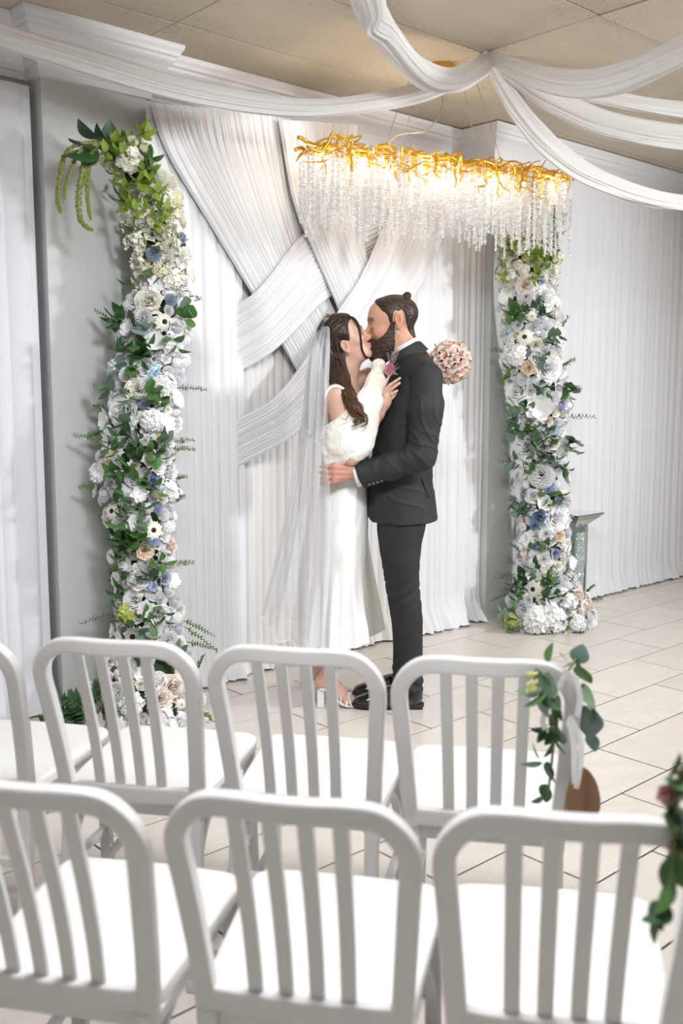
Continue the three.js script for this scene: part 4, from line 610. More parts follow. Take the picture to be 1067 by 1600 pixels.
function headSdf(w) {   // w: woman
  const v = (f, u, s) => V3(f, u, s);
  const jawW = w ? 0.036 : 0.045, chinF = w ? 0.073 : 0.079;
  const base = joinSdf([
    w ? [ell(-0.012, 0.045, 0, 0.097, 0.083, 0.074), 0] : [ell(-0.008, 0.042, 0, 0.093, 0.071, 0.074), 0], [ell(w ? 0.03 : 0.045, 0.045, 0, w ? 0.05 : 0.047, w ? 0.05 : 0.052, 0.054), 0.02], [ell(0.032, -0.02, 0, 0.060, 0.088, w ? 0.054 : 0.058), 0.03], [ell(0.040, -0.083, 0, 0.045, 0.030, jawW), 0.03], [ball(v(chinF, w ? -0.100 : -0.105, 0), w ? 0.012 : 0.016), 0.03],
    [ell(0.055, -0.018, 0.042, 0.028, 0.024, 0.018), 0.02], [ell(0.055, -0.018, -0.042, 0.028, 0.024, 0.018), 0.02], [ell(0.080, 0.030, 0, 0.014, w ? 0.009 : 0.012, 0.044), 0.018],
  ]);
  const sockets = [ball(v(0.103, 0.006, 0.033), 0.018), ball(v(0.103, 0.006, -0.033), 0.018)], lids = [ball(v(0.0765, 0.005, 0.031), 0.0135), ball(v(0.0765, 0.005, -0.031), 0.0135)];
  const lo = w ? 0 : -0.006, nl = w ? 0.112 : 0.117, feat = [
    [cone(v(0.085, 0.016, 0), v(nl, -0.026, 0), 0.0065, w ? 0.0085 : 0.0105), 0.012], [cone(v(0.088, -0.034, 0), v(nl - 0.006, -0.031, 0), 0.009, 0.0085), 0.008], [ball(v(0.097, -0.033, 0.012), 0.0085), 0.006], [ball(v(0.097, -0.033, -0.012), 0.0085), 0.006],
    [cone(v(0.093 + lo, -0.0575, -0.015), v(0.093 + lo, -0.0575, 0.015), 0.0058, 0.0058), 0.008], [ball(v(0.0985 + lo, -0.0565, 0), 0.0065), 0.008], [cone(v(0.092 + lo, -0.069, -0.012), v(0.092 + lo, -0.069, 0.012), 0.0068, 0.0068), 0.007], [ball(v(0.0965 + lo, -0.069, 0), 0.0065), 0.006],
  ];
  const ear = []; const ef = w ? -0.012 : -0.018, eu = w ? -0.032 : 0.020;
  for (const s of [1, -1]) ear.push((x, y, z) => { let d = ell(ef, eu + 0.006, s * 0.079, w ? 0.019 : 0.0165, w ? 0.030 : 0.027, 0.007)(x, y, z); d = smin(d, ell(ef + 0.004, eu - 0.022, s * 0.077, 0.010, 0.012, 0.006)(x, y, z), 0.008); d = smax(d, -ell(ef + 0.004, eu + 0.002, s * 0.0865, 0.0100, 0.017, 0.0095)(x, y, z), 0.004); d = smax(d, -ell(ef - 0.001, eu + 0.014, s * 0.0875, 0.012, 0.0125, 0.0072)(x, y, z), 0.004); d = smin(d, cone(v(ef + 0.01, eu - 0.004, s * 0.076), v(ef + 0.012, eu + 0.004, s * 0.0795), 0.004, 0.003)(x, y, z), 0.004); return smin(d, ell(ef + 0.004, eu, s * 0.066, 0.012, 0.02, 0.008)(x, y, z), 0.008); });
  return (f, u, s) => { let d = base(f, u, s); for (const q of sockets) d = smax(d, -q(f, u, s), 0.012); for (const q of lids) d = smin(d, q(f, u, s), 0.005); for (const [q, k] of feat) d = smin(d, q(f, u, s), k); d = smin(d, ear[s > 0 ? 0 : 1](f, u, s), 0.006); return d; };
}
function lidLine(H, s) {   // closed eye: a dark curved lash line along the lower lid
  const pts = []; for (let i = 0; i <= 6; i++) { const a = -0.95 + 1.9 * i / 6, z = s * (0.031 + Math.sin(a) * 0.0128 * s * s), c = Math.cos(a); pts.push(H.at(0.0765 + c * 0.0138, 0.0005 - 0.0015 * c, z)); }
  return tube(pts, (t) => 0.0014 * H.scale * (0.7 + 0.6 * Math.sin(t * 3.14)), 12, 5);
}
const skinMat = (o = {}) => phys(new THREE.Color(1, 1, 1), 0.5, { vertexColors: true, sheen: 0.15, sheenColor: new THREE.Color(1, 0.75, 0.6), ...o });
function skinColor(H, base, lip, w) {
  return (x, y, z) => {
    const [f, u, s] = H.to(x, y, z), n = 1 + 0.04 * nz(x * 40, y * 40, z * 40); let r = base[0] * n, g = base[1] * n, b = base[2] * n;
    if (f > 0.03 && u > -0.13 && u < 0.12) {
      const l = clamp(1.6 - Math.hypot((f - 0.0955) / 0.016, (u + 0.0635) / 0.0115, s / 0.021) * 1.2, 0, 1); r = lerp(r, lip[0], l); g = lerp(g, lip[1], l); b = lerp(b, lip[2], l);
      const bl = clamp(1 - Math.hypot((f - 0.07) / 0.035, (u + 0.025) / 0.03), 0, 1) * 0.5; r = lerp(r, r * 1.03, bl); g = lerp(g, g * 0.80, bl); b = lerp(b, b * 0.80, bl);
      const nb = clamp(1 - Math.hypot((f - 0.112) / 0.018, (u + 0.03) / 0.018), 0, 1) * 0.3; g *= 1 - nb * 0.35; b *= 1 - nb * 0.35;
      const bu = u - (0.031 + 0.004 * Math.cos((Math.abs(s) - 0.03) * 60)), br = clamp(1.5 - Math.abs(bu) / (w ? 0.0032 : 0.0070), 0, 1) * sstep(Math.abs(s), w ? 0.010 : 0.006, w ? 0.016 : 0.011) * (1 - sstep(Math.abs(s), w ? 0.040 : 0.046, w ? 0.047 : 0.054)); r = lerp(r, 0.05, br * 0.85); g = lerp(g, 0.028, br * 0.85); b = lerp(b, 0.02, br * 0.85);
    }
    const e = clamp(1.3 - Math.hypot((f + 0.012) / 0.016, (u - (w ? -0.03 : 0.022)) / 0.024), 0, 1) * sstep(Math.abs(s), 0.066, 0.074); r *= 1 - e * 0.08; g *= 1 - e * 0.25; b *= 1 - e * 0.28;
    return [r, g, b];
  };
}
function limbs(list) { return list.map(([a, b, ra, rb, k]) => [cone(a, b, ra, rb), k ?? 0.012]); }
// a finger through given points, radius from ra to rb
function finger(pts, ra, rb, k = 0.004) { const out = []; for (let i = 0; i < pts.length - 1; i++) { const t0 = i / (pts.length - 1), t1 = (i + 1) / (pts.length - 1); out.push([cone(pts[i], pts[i + 1], lerp(ra, rb, t0), lerp(ra, rb, t1)), i ? 0.003 : k]); } return out; }
function surfZ(sdf, x, y, z0 = 0.42) { let z = z0; while (z > -0.3 && sdf(x, y, z) > 0) z -= 0.003; return z; }
const bounds = (pts, m) => { const b = new THREE.Box3().setFromPoints(pts); b.expandByScalar(m); return [b.min, b.max]; };
function nail(p, dir, nrm, r) { const g = new THREE.SphereGeometry(1, 8, 6); g.scale(r * 0.85, r * 1.15, r * 0.35); const y = dir.clone().normalize(), z = nrm.clone().addScaledVector(y, -nrm.dot(y)).normalize(), x = y.clone().cross(z); g.applyMatrix4(new THREE.Matrix4().makeBasis(x, y, z)); g.translate(p.x, p.y, p.z); return g; }
// hair lock: flat tapered ribbon-like tube through points
function lock(pts, r0, r1, seg = 18) { return taper(curve(pts), (t) => lerp(r0, r1, t) * (0.5 + 0.5 * Math.sin(Math.min(1, t * 5 + 0.2) * 1.57)), seg, 6); }

// ---------- groom ----------
const suit = phys(new THREE.Color(0.019, 0.0195, 0.020), 0.72, { sheen: 0.22, sheenRoughness: 0.5, sheenColor: new THREE.Color(0.30, 0.30, 0.31) });
const suitDark = phys(new THREE.Color(0.016, 0.016, 0.018), 0.75, { sheen: 0.3, sheenRoughness: 0.5, sheenColor: new THREE.Color(0.25, 0.25, 0.26) });
const shirtMat = std(new THREE.Color(0.86, 0.86, 0.88), 0.7);
const leatherBlack = phys(new THREE.Color(0.012, 0.012, 0.013), 0.16, { clearcoat: 0.7, clearcoatRoughness: 0.08 });
const hairMat = (o = {}) => phys(new THREE.Color(1, 1, 1), 0.42, { vertexColors: true, specularIntensity: 0.6, ...o });
const person1 = thing('person', 'bearded man with a small hair bun in a dark suit kissing the bride', 'person', COUPLE.clone(), -YAW);
const HG = headFrame(K(613.5, 508, 0.0), -1, -7, 1.10, 3, 6);
{
  const Hs = headSdf(false), S = HG.scale, headD = (x, y, z) => { const [f, u, s] = HG.to(x, y, z); return Hs(f, u, s) * S; };
  const neckTop = HG.at(-0.022, -0.03, 0), neckBase = K(638, 558, 0);
  const neck = cone(neckTop, neckBase, 0.058, 0.062), throat = cone(HG.at(0.02, -0.085, 0), K(632, 560, 0.0), 0.042, 0.05);
  const headAll = (x, y, z) => smin(smin(headD(x, y, z), neck(x, y, z), 0.025), throat(x, y, z), 0.03);
  const base = [0.62, 0.335, 0.225], sc = skinColor(HG, base, [0.52, 0.20, 0.16], false);
  const headG = isoMesh(headAll, ...bounds([HG.at(0.12, -0.13, 0.09), HG.at(-0.12, 0.14, -0.09), HG.at(0.12, 0.14, 0.09), HG.at(-0.12, -0.13, -0.09), neckBase], 0.02), 0.0032, sc);
  // near hand on her waist
  const w0 = K(566, 738, 0.185), wr = K(552, 737, 0.19), kn = (y) => K(523, y, 0.205), hand = [[cone(w0, wr, 0.028, 0.027), 0]];
  const ys = [727, 735.5, 743.5, 751];
  ys.forEach((y, i) => hand.push([cone(K(548, 731 + i * 4.0, 0.192), kn(y), 0.016, 0.0125), 0.018]));
  ys.forEach((y, i) => { const L = [10.5, 12, 11, 8][i]; hand.push(...finger([kn(y), K(523 - L, y + 1.5 + i * 0.5, 0.196), K(507 - (i === 1 || i === 2 ? 3 : 1), y + 2 + i * 0.7, 0.160), K(502 - (i === 1 ? 1 : 0), y + 2.5 + i * 0.7, 0.118)], 0.0108, 0.0082, 0.006)); });
  hand.push(...finger([K(543, 727, 0.185), K(533, 721.5, 0.175), K(522, 720, 0.160), K(515, 720, 0.145)], 0.0125, 0.0085, 0.012));
  const tend = (x, y, z) => 0.0009 * Math.cos((y - w0.y) / 0.0225 * 6.28);
  const handD = joinSdf(hand), handF = (x, y, z) => handD(x, y, z) - tend(x, y, z);
  const redden = (c) => (x, y, z) => { const n = 1 + 0.12 * nz(x * 60, y * 60, z * 60); return [c[0] * n, c[1] * n, c[2] * n]; };
  const handG = isoMesh(handF, ...bounds([w0, K(500, 720, 0.1), K(500, 760, 0.22), wr], 0.035), 0.0028, redden([0.62, 0.30, 0.22]));
  // far hand and the hidden body, one figure
  const far = [[cone(K(648, 600, -0.18), K(640, 690, -0.22), 0.048, 0.04), 0.0], [cone(K(640, 690, -0.22), K(570, 715, -0.19), 0.04, 0.028), 0.02], [cone(K(570, 715, -0.19), K(545, 712, -0.17), 0.03, 0.026), 0.02], ...[0, 1, 2, 3].flatMap((i) => finger([K(548, 704 + i * 6, -0.17), K(534, 704 + i * 6, -0.165), K(522, 705 + i * 6, -0.145)], 0.0105, 0.008)), ...finger([K(556, 702, -0.17), K(546, 694, -0.16), K(538, 691, -0.15)], 0.012, 0.009)];
  const body = joinSdf([[cone(K(650, 565, 0), K(640, 700, 0), 0.085, 0.09), 0], [cone(K(650, 572, 0.13), K(650, 572, -0.13), 0.06, 0.06), 0.06], [cone(K(640, 700, 0), K(635, 790, 0), 0.10, 0.10), 0.05], ...[1, -1].flatMap((s) => [[cone(K(632, 800, s * 0.07), K(632, 920, s * 0.085), 0.075, 0.05), 0.03], [cone(K(632, 920, s * 0.085), K(638, 1062, s * 0.085), 0.05, 0.036), 0.02]]), [cone(K(666, 585, 0.18), K(665, 705, 0.235), 0.045, 0.038), 0.03], [cone(K(665, 705, 0.235), K(575, 738, 0.19), 0.038, 0.026), 0.02], ...far]);
  const bodyG = isoMesh(body, ...bounds([K(540, 550, -0.3), K(700, 1075, 0.3)], 0.05), 0.013, () => base);
  part('body', joinColored([headG, handG, bodyG]), skinMat(), person1);
  // eyes: closed lash lines
  part('eyelashes', merge([lidLine(HG, 1), lidLine(HG, -1)]), std(new THREE.Color(0.03, 0.018, 0.014), 0.6), person1);
  // hair combed back into a bun
  const strand = (f, u, s) => 0.0012 * nz(f * 10 + 3, u * 120 - f * 34, s * 120) + 0.0008 * nz(f * 16, u * 210 - f * 60, s * 210);
  const line = [[-0.13, -0.062], [-0.09, -0.064], [-0.07, -0.056], [-0.052, -0.02], [-0.042, 0.045], [-0.02, 0.054], [0.0, 0.048], [0.008, 0.012], [0.018, 0.010], [0.024, 0.040], [0.040, 0.058], [0.056, 0.080], [0.076, 0.094], [0.09, 0.115], [0.14, 0.2]];
  const lineAt = (f) => interp(line, f)[1];
  const hairSdf = (f, u, s, nk) => { const dl = u - lineAt(f); let t = (0.0012 + 0.0055 * sstep(dl, 0, 0.035)) + strand(f, u, s) * (0.4 + 0.6 * sstep(dl, 0, 0.02)); const e = Math.abs(s) < 0.05 ? 0 : 0; let d = smax(smin(Hs(f, u, s), nk, 0.022) - t, (lineAt(f) + 0.010 * (f > 0.05 ? 1 - sstep(Math.abs(s), 0.01, 0.05) : 0) - u) * 0.75 + 0.0025 * nz(f * 90, u * 60, s * 90), 0.006); d = smin(d, ell(-0.068, 0.108, 0.01, 0.017, 0.016, 0.017)(f, u, s) - strand(f * 2, u, s), 0.008); return d; };
  const hc = (x, y, z) => { const [f, u, s] = HG.to(x, y, z), n = 0.55 + 0.9 * (0.5 + nz(f * 12, u * 150 - f * 40, s * 150)); return [0.045 * n, 0.029 * n, 0.021 * n]; };
  part('hair', isoMesh((x, y, z) => { const q = HG.to(x, y, z); return hairSdf(q[0], q[1], q[2], neck(x, y, z) / S) * S; }, ...bounds([HG.at(0.1, 0.15, 0.09), HG.at(-0.13, 0.15, -0.09), HG.at(0.1, -0.1, -0.09), HG.at(-0.13, -0.1, 0.09)], 0.012), 0.0028, hc), hairMat(), person1);
  // beard and moustache
  const bl = [[-0.02, 0.02], [0.000, 0.020], [0.014, 0.018], [0.024, -0.004], [0.038, -0.024], [0.055, -0.038], [0.070, -0.046], [0.088, -0.045], [0.11, -0.044]];
  const ez1 = ell(-0.022, 0.018, 0.082, 0.021, 0.036, 0.024), ez2 = ell(-0.022, 0.018, -0.082, 0.021, 0.036, 0.024), earZone = (f, u, s) => Math.min(ez1(f, u, s), ez2(f, u, s));
  const beardSdf = (f, u, s) => {
    const n = 0.0022 * nz(f * 90, u * 90, s * 90) + 0.0012 * nz(f * 190, u * 150, s * 190), th = 0.0018 + 0.0102 * sstep(-u, -0.01, 0.08);
    let d = smin(Hs(f, u, s) - th, ell(0.062, -0.118, 0, 0.036, 0.026, 0.040)(f, u, s), 0.03) + n;
    const w = interp(bl, f)[1]; d = smax(d, (u - w) * 0.8 + n * 1.4, 0.005); d = smax(d, (-0.004 - 0.10 * u - f) * 0.9 + n, 0.006); d = smax(d, -earZone(f, u, s), 0.004);
    return smax(d, -ell(0.100, -0.0635, 0, 0.022, 0.0085, 0.0195)(f, u, s), 0.003);
  };
  const bc = (x, y, z) => { const n = 0.45 + 1.1 * (0.5 + nz(x * 220, y * 160, z * 220)); return [0.050 * n, 0.027 * n, 0.018 * n]; };
  part('beard', isoMesh((x, y, z) => { const q = HG.to(x, y, z); return beardSdf(q[0], q[1], q[2]) * S; }, ...bounds([HG.at(0.12, 0.03, 0.08), HG.at(-0.03, 0.03, -0.08), HG.at(0.12, -0.16, -0.08), HG.at(-0.03, -0.16, 0.08)], 0.012), 0.0026, bc), phys(new THREE.Color(1, 1, 1), 0.7, { vertexColors: true }), person1);
  { const g = new THREE.TorusGeometry(0.0055, 0.0011, 6, 14); const p = HG.at(-0.010, -0.028, 0.083); g.translate(p.x, p.y, p.z); part('earring', g, std(new THREE.Color(0.75, 0.72, 0.65), 0.2, { metalness: 1 }), person1); }

  // jacket
  const J = (y, x0, x1, rz, zc = 0) => { const a = K(x0, y, 0), b = K(x1, y, 0); return [(a.y + b.y) / 2, a.x, b.x, zc, rz]; };
  const rows = [J(812, 572, 683, 0.178), J(790, 571, 681, 0.177), J(760, 572, 677, 0.168), J(730, 576, 676, 0.155), J(700, 582, 678, 0.15), J(670, 588, 683, 0.15), J(640, 594, 688, 0.152), J(610, 602, 691, 0.155), J(590, 609, 688, 0.165), J(574, 614, 682, 0.175), J(562, 620, 675, 0.14), J(552, 626, 668, 0.09), J(544, 634, 662, 0.07)].sort((a, b) => a[0] - b[0]);
  const torso = stack(rows, 2.05);
  const sh = K(667, 589, 0.165), el = K(659, 712, 0.225), cuff = K(562, 743, 0.190), dirF = cuff.clone().sub(el).normalize();
  const arm = joinSdf([[cone(sh, K(666, 640, 0.205), 0.066, 0.069), 0], [cone(K(666, 640, 0.205), el, 0.069, 0.060), 0.03], [cone(el, K(612, 728, 0.205), 0.061, 0.055), 0.02], [cone(K(612, 728, 0.205), cuff, 0.055, 0.058), 0.02]]);
  const shF = K(664, 590, -0.165), elF = K(655, 700, -0.22), cuF = K(575, 720, -0.19), armF = joinSdf([[cone(shF, elF, 0.064, 0.056), 0], [cone(elF, cuF, 0.056, 0.052), 0.02]]);
  const dirU = el.clone().sub(sh).normalize();
  const wrinkle = (x, y, z) => {
    if (Math.abs(y) > 3) return 0; const q = V3(x, y, z), aw = clamp(1.3 - arm(x, y, z) / 0.012, 0, 1), tF = q.clone().sub(el).dot(dirF), tU = q.clone().sub(sh).dot(dirU), near = z > 0.1 ? aw : 0; let w = 0;
    const eB = Math.exp(-((q.distanceTo(el) / 0.13) ** 2)); w -= near * eB * 0.0065 * (1 - Math.abs(Math.sin((x * 0.95 + y * 1.1) * 42 + 3 * nz(x * 9, y * 9, z * 8)))) ** 1.7; 
    w -= near * sstep(tF, 0.01, 0.07) * (1 - sstep(tF, 0.17, 0.27)) * 0.0072 * (1 - Math.abs(Math.sin(tF * 40 + (y - el.y) * 26 + 3.2 * nz(x * 9, y * 11, z * 7)))) ** 1.7; w += near * sstep(tU, 0.05, 0.1) * (1 - sstep(tU, 0.25, 0.33)) * -0.0060 * (1 - Math.abs(Math.sin((x * 1.0 + y * 0.45) * 46 + 2.6 * nz(x * 10, y * 6, z * 8)))) ** 2;
    return w + 0.0035 * nz(x * 12, y * 7, z * 12) + 0.002 * nz(x * 25, y * 16, z * 25) - (1 - near) * 0.0035 * (1 - Math.abs(Math.sin((x * 0.5 + y) * 24 + 4 * nz(x * 6, y * 5, z * 6)))) ** 2.5;
  };
  const hemA = K(572, 799, 0), hemB = K(590, 818, 0), hemC = K(683, 811, 0);
  const hemY = (x) => (x < hemB.x ? lerp(hemA.y, hemB.y, clamp((x - hemA.x) / (hemB.x - hemA.x), 0, 1) ** 0.6) : lerp(hemB.y, hemC.y, clamp((x - hemB.x) / (hemC.x - hemB.x), 0, 1)));
  const cuffCut = (x, y, z) => (x - cuff.x) * dirF.x + (y - cuff.y) * dirF.y + (z - cuff.z) * dirF.z;
  const vs = (x, y) => { const p = K(x, y, 0.14), z = surfZ(torso, p.x, p.y); return V3(p.x, p.y, z - 0.002); }, vpts = [0, 0.2, 0.4, 0.6, 0.8, 1].map((t) => vs(lerp(657, 668, t), lerp(748, 776, t))), vent = joinSdf(vpts.slice(0, -1).map((a, i) => [cone(a, vpts[i + 1], 0.003 + i * 0.0014, 0.0044 + i * 0.0014), 0.002])), flapA = K(600, 772, 0.19), flapB = K(640, 769, 0.2), flap = cone(flapA, flapB, 0.0025, 0.0025);
  const yBlend = K(660, 606, 0).y, armJ = (x, y, z) => smax(arm(x, y, z), cuffCut(x, y, z), 0.006);
  const jacket = (x, y, z) => {
    let t = smax(torso(x, y, z), -vent(x, y, z), 0.004);
    const a = armJ(x, y, z), nearA = Math.min(1, Math.max(0, (y - yBlend) / 0.09)); let d = smin(t, a, 0.006 + 0.03 * nearA); d = smin(d, armF(x, y, z), 0.03);
    // groove where the sleeve lies against the body
    return Math.max(d + (d < 0.03 && d > -0.03 ? wrinkle(x, y, z) : 0), hemY(x) - y);
  };
  const neckHole = cone(K(640, 556, 0), K(640, 500, 0), 0.066, 0.07);
  part('jacket', isoMesh((x, y, z) => smax(jacket(x, y, z), -neckHole(x, y, z), 0.008), ...bounds([K(548, 535, -0.32), K(706, 825, 0.32)], 0.03), 0.0042), suit, person1);
  // collars: shirt band inside, jacket collar outside, both leaning forward
  const ring = (c, tilt, r0, r1, h, thick, sx) => { const g = new THREE.LatheGeometry([[r0, 0], [r1, h], [r1 + thick * 0.7, h + thick * 0.4], [r1 + thick, h], [r0 + thick * 1.2, -0.004], [r0, 0]].map(([a, b]) => new THREE.Vector2(a, b)), 40); g.scale(sx, 1, 1); g.rotateZ(tilt); g.translate(c.x, c.y, c.z); return g; };
  part('shirt_collar', ring(K(640, 551, 0), 0.50, 0.074, 0.068, 0.045, 0.004, 0.88), shirtMat, person1);
  part('jacket_collar', ring(K(640, 561, 0), 0.52, 0.092, 0.077, 0.050, 0.010, 0.90), suit, person1);
  part('shirt_cuff', (() => { const g = taper(new THREE.LineCurve3(cuff.clone().addScaledVector(dirF, -0.03), cuff.clone().addScaledVector(dirF, 0.022)), () => 0.046, 4, 20); return g; })(), shirtMat, person1);
  { const btn = new THREE.CylinderGeometry(0.0062, 0.0062, 0.0035, 14); btn.rotateX(Math.PI / 2); for (let i = 0; i < 4; i++) { const p = K(577 + i * 6.4, 757 - i * 1.9, 0.232 - 0.0 * i), m = part('cuff_button', btn, std(new THREE.Color(0.10, 0.10, 0.10), 0.25), person1); m.position.copy(p); m.rotation.x = 0.5; } }
  { const g = new THREE.TorusGeometry(0.0355, 0.0028, 8, 30); g.scale(1, 0.95, 1); g.rotateY(Math.PI / 2); g.rotateZ(0.1); const p = K(556, 740, 0.19); g.translate(p.x, p.y, p.z); part('wristband', g, std(new THREE.Color(0.08, 0.12, 0.38), 0.5), person1); }
  // trousers
  const T = (y, x0, x1, rz, zc) => { const a = K(x0, y, zc), b = K(x1, y, zc); return [(a.y + b.y) / 2, a.x, b.x, zc, rz]; };
  const leg = (dx, zc, rows2) => stack(rows2.map(([y, a, b, rz]) => T(y, a + dx, b + dx, rz, zc)).sort((p, q) => p[0] - q[0]), 2.1);
  const shape = [[790, 592, 664, 0.078], [820, 589, 665, 0.083], [850, 592, 659, 0.085], [880, 597, 656, 0.088], [910, 602, 654, 0.082], [940, 607, 657, 0.077], [970, 611, 660, 0.074], [1000, 613.5, 660, 0.072], [1030, 614, 660, 0.070], [1055, 613, 660, 0.068], [1076, 613, 660, 0.068]];
  const L1 = leg(0, 0.085, shape), L2 = leg(0, -0.085, shape);
  const crease = (x, y, z) => 0.0035 * nz(x * 16, y * 9, z * 16) + 0.0045 * Math.exp(-(((y - K(630, 1060, 0).y) / 0.07) ** 2)) * Math.sin(y * 130 + x * 60 + 2 * nz(x * 12, y * 12, z * 12)) + 0.004 * Math.exp(-(((y - K(630, 915, 0).y) / 0.09) ** 2)) * Math.sin(y * 90 - x * 70 + 2 * nz(x * 9, y * 9, z * 9));
  part('trousers', isoMesh((x, y, z) => smin(L1(x, y, z), L2(x, y, z), 0.02) + crease(x, y, z), ...bounds([K(575, 775, -0.22), K(680, 1085, 0.2)], 0.03), 0.0085), suitDark, person1);
  // shoes
  for (const [dx, dy, zc] of [[0, 0, 0.075], [-4, -14, -0.10]]) {
    const q = (x, y, dz = 0) => { const p = K(x + dx, 1100, zc + dz); p.y = (1108 - y) * PX * 1.02; return p; }, fl = 0.004;
    const heel = q(650, 1100), up = joinSdf([[cone(V3(heel.x - 0.012, 0.052, zc), V3(heel.x - 0.01, 0.085, zc), 0.040, 0.041), 0], [cone(V3(heel.x - 0.02, 0.045, zc), V3(heel.x - 0.12, 0.048, zc), 0.036, 0.042), 0.03], [cone(V3(heel.x - 0.12, 0.046, zc), V3(heel.x - 0.21, 0.034, zc), 0.043, 0.036), 0.03], [ell(heel.x - 0.235, 0.032, zc, 0.05, 0.027, 0.040), 0.02], [cone(V3(heel.x - 0.07, 0.085, zc), V3(heel.x - 0.135, 0.062, zc), 0.03, 0.03), 0.03]]);
    const strapD = cone(V3(heel.x - 0.115, 0.075, zc - 0.035), V3(heel.x - 0.115, 0.075, zc + 0.035), 0.009, 0.009), shoe = (x, y, z) => smin(Math.max(up(x, y, z), 0.022 - y), strapD(x, y, z), 0.004);
    const hole = cone(V3(heel.x - 0.012, 0.085, zc), V3(heel.x - 0.012, 0.14, zc), 0.033, 0.036), s = part('shoe', isoMesh((x, y, z) => smax(shoe(x, y, z), -hole(x, y, z), 0.004), V3(heel.x - 0.31, 0.0, zc - 0.07), V3(heel.x + 0.05, 0.15, zc + 0.07), 0.0045), leatherBlack, person1);
    const so = new THREE.Shape(); so.moveTo(0.035, 0); so.bezierCurveTo(0.035, 0.045, -0.06, 0.032, -0.10, 0.040); so.bezierCurveTo(-0.18, 0.055, -0.29, 0.048, -0.29, 0); so.bezierCurveTo(-0.29, -0.048, -0.18, -0.052, -0.10, -0.038); so.bezierCurveTo(-0.06, -0.032, 0.035, -0.045, 0.035, 0);
    const sg = new THREE.ExtrudeGeometry(so, { depth: 0.011, bevelEnabled: true, bevelSize: 0.002, bevelThickness: 0.002, bevelSegments: 2, curveSegments: 14 }); sg.rotateX(-Math.PI / 2); sg.translate(heel.x, 0.011, zc);
    part('sole', merge([sg, rbox(0.07, 0.02, 0.068, heel.x - 0.006, 0.0105, zc, 0.006)]), std(new THREE.Color(0.015, 0.015, 0.015), 0.5), s);
    part('sock', (() => { const g = new THREE.CylinderGeometry(0.036, 0.036, 0.08, 18); g.translate(heel.x - 0.012, 0.115, zc); return g; })(), suitDark, s);
  }
}

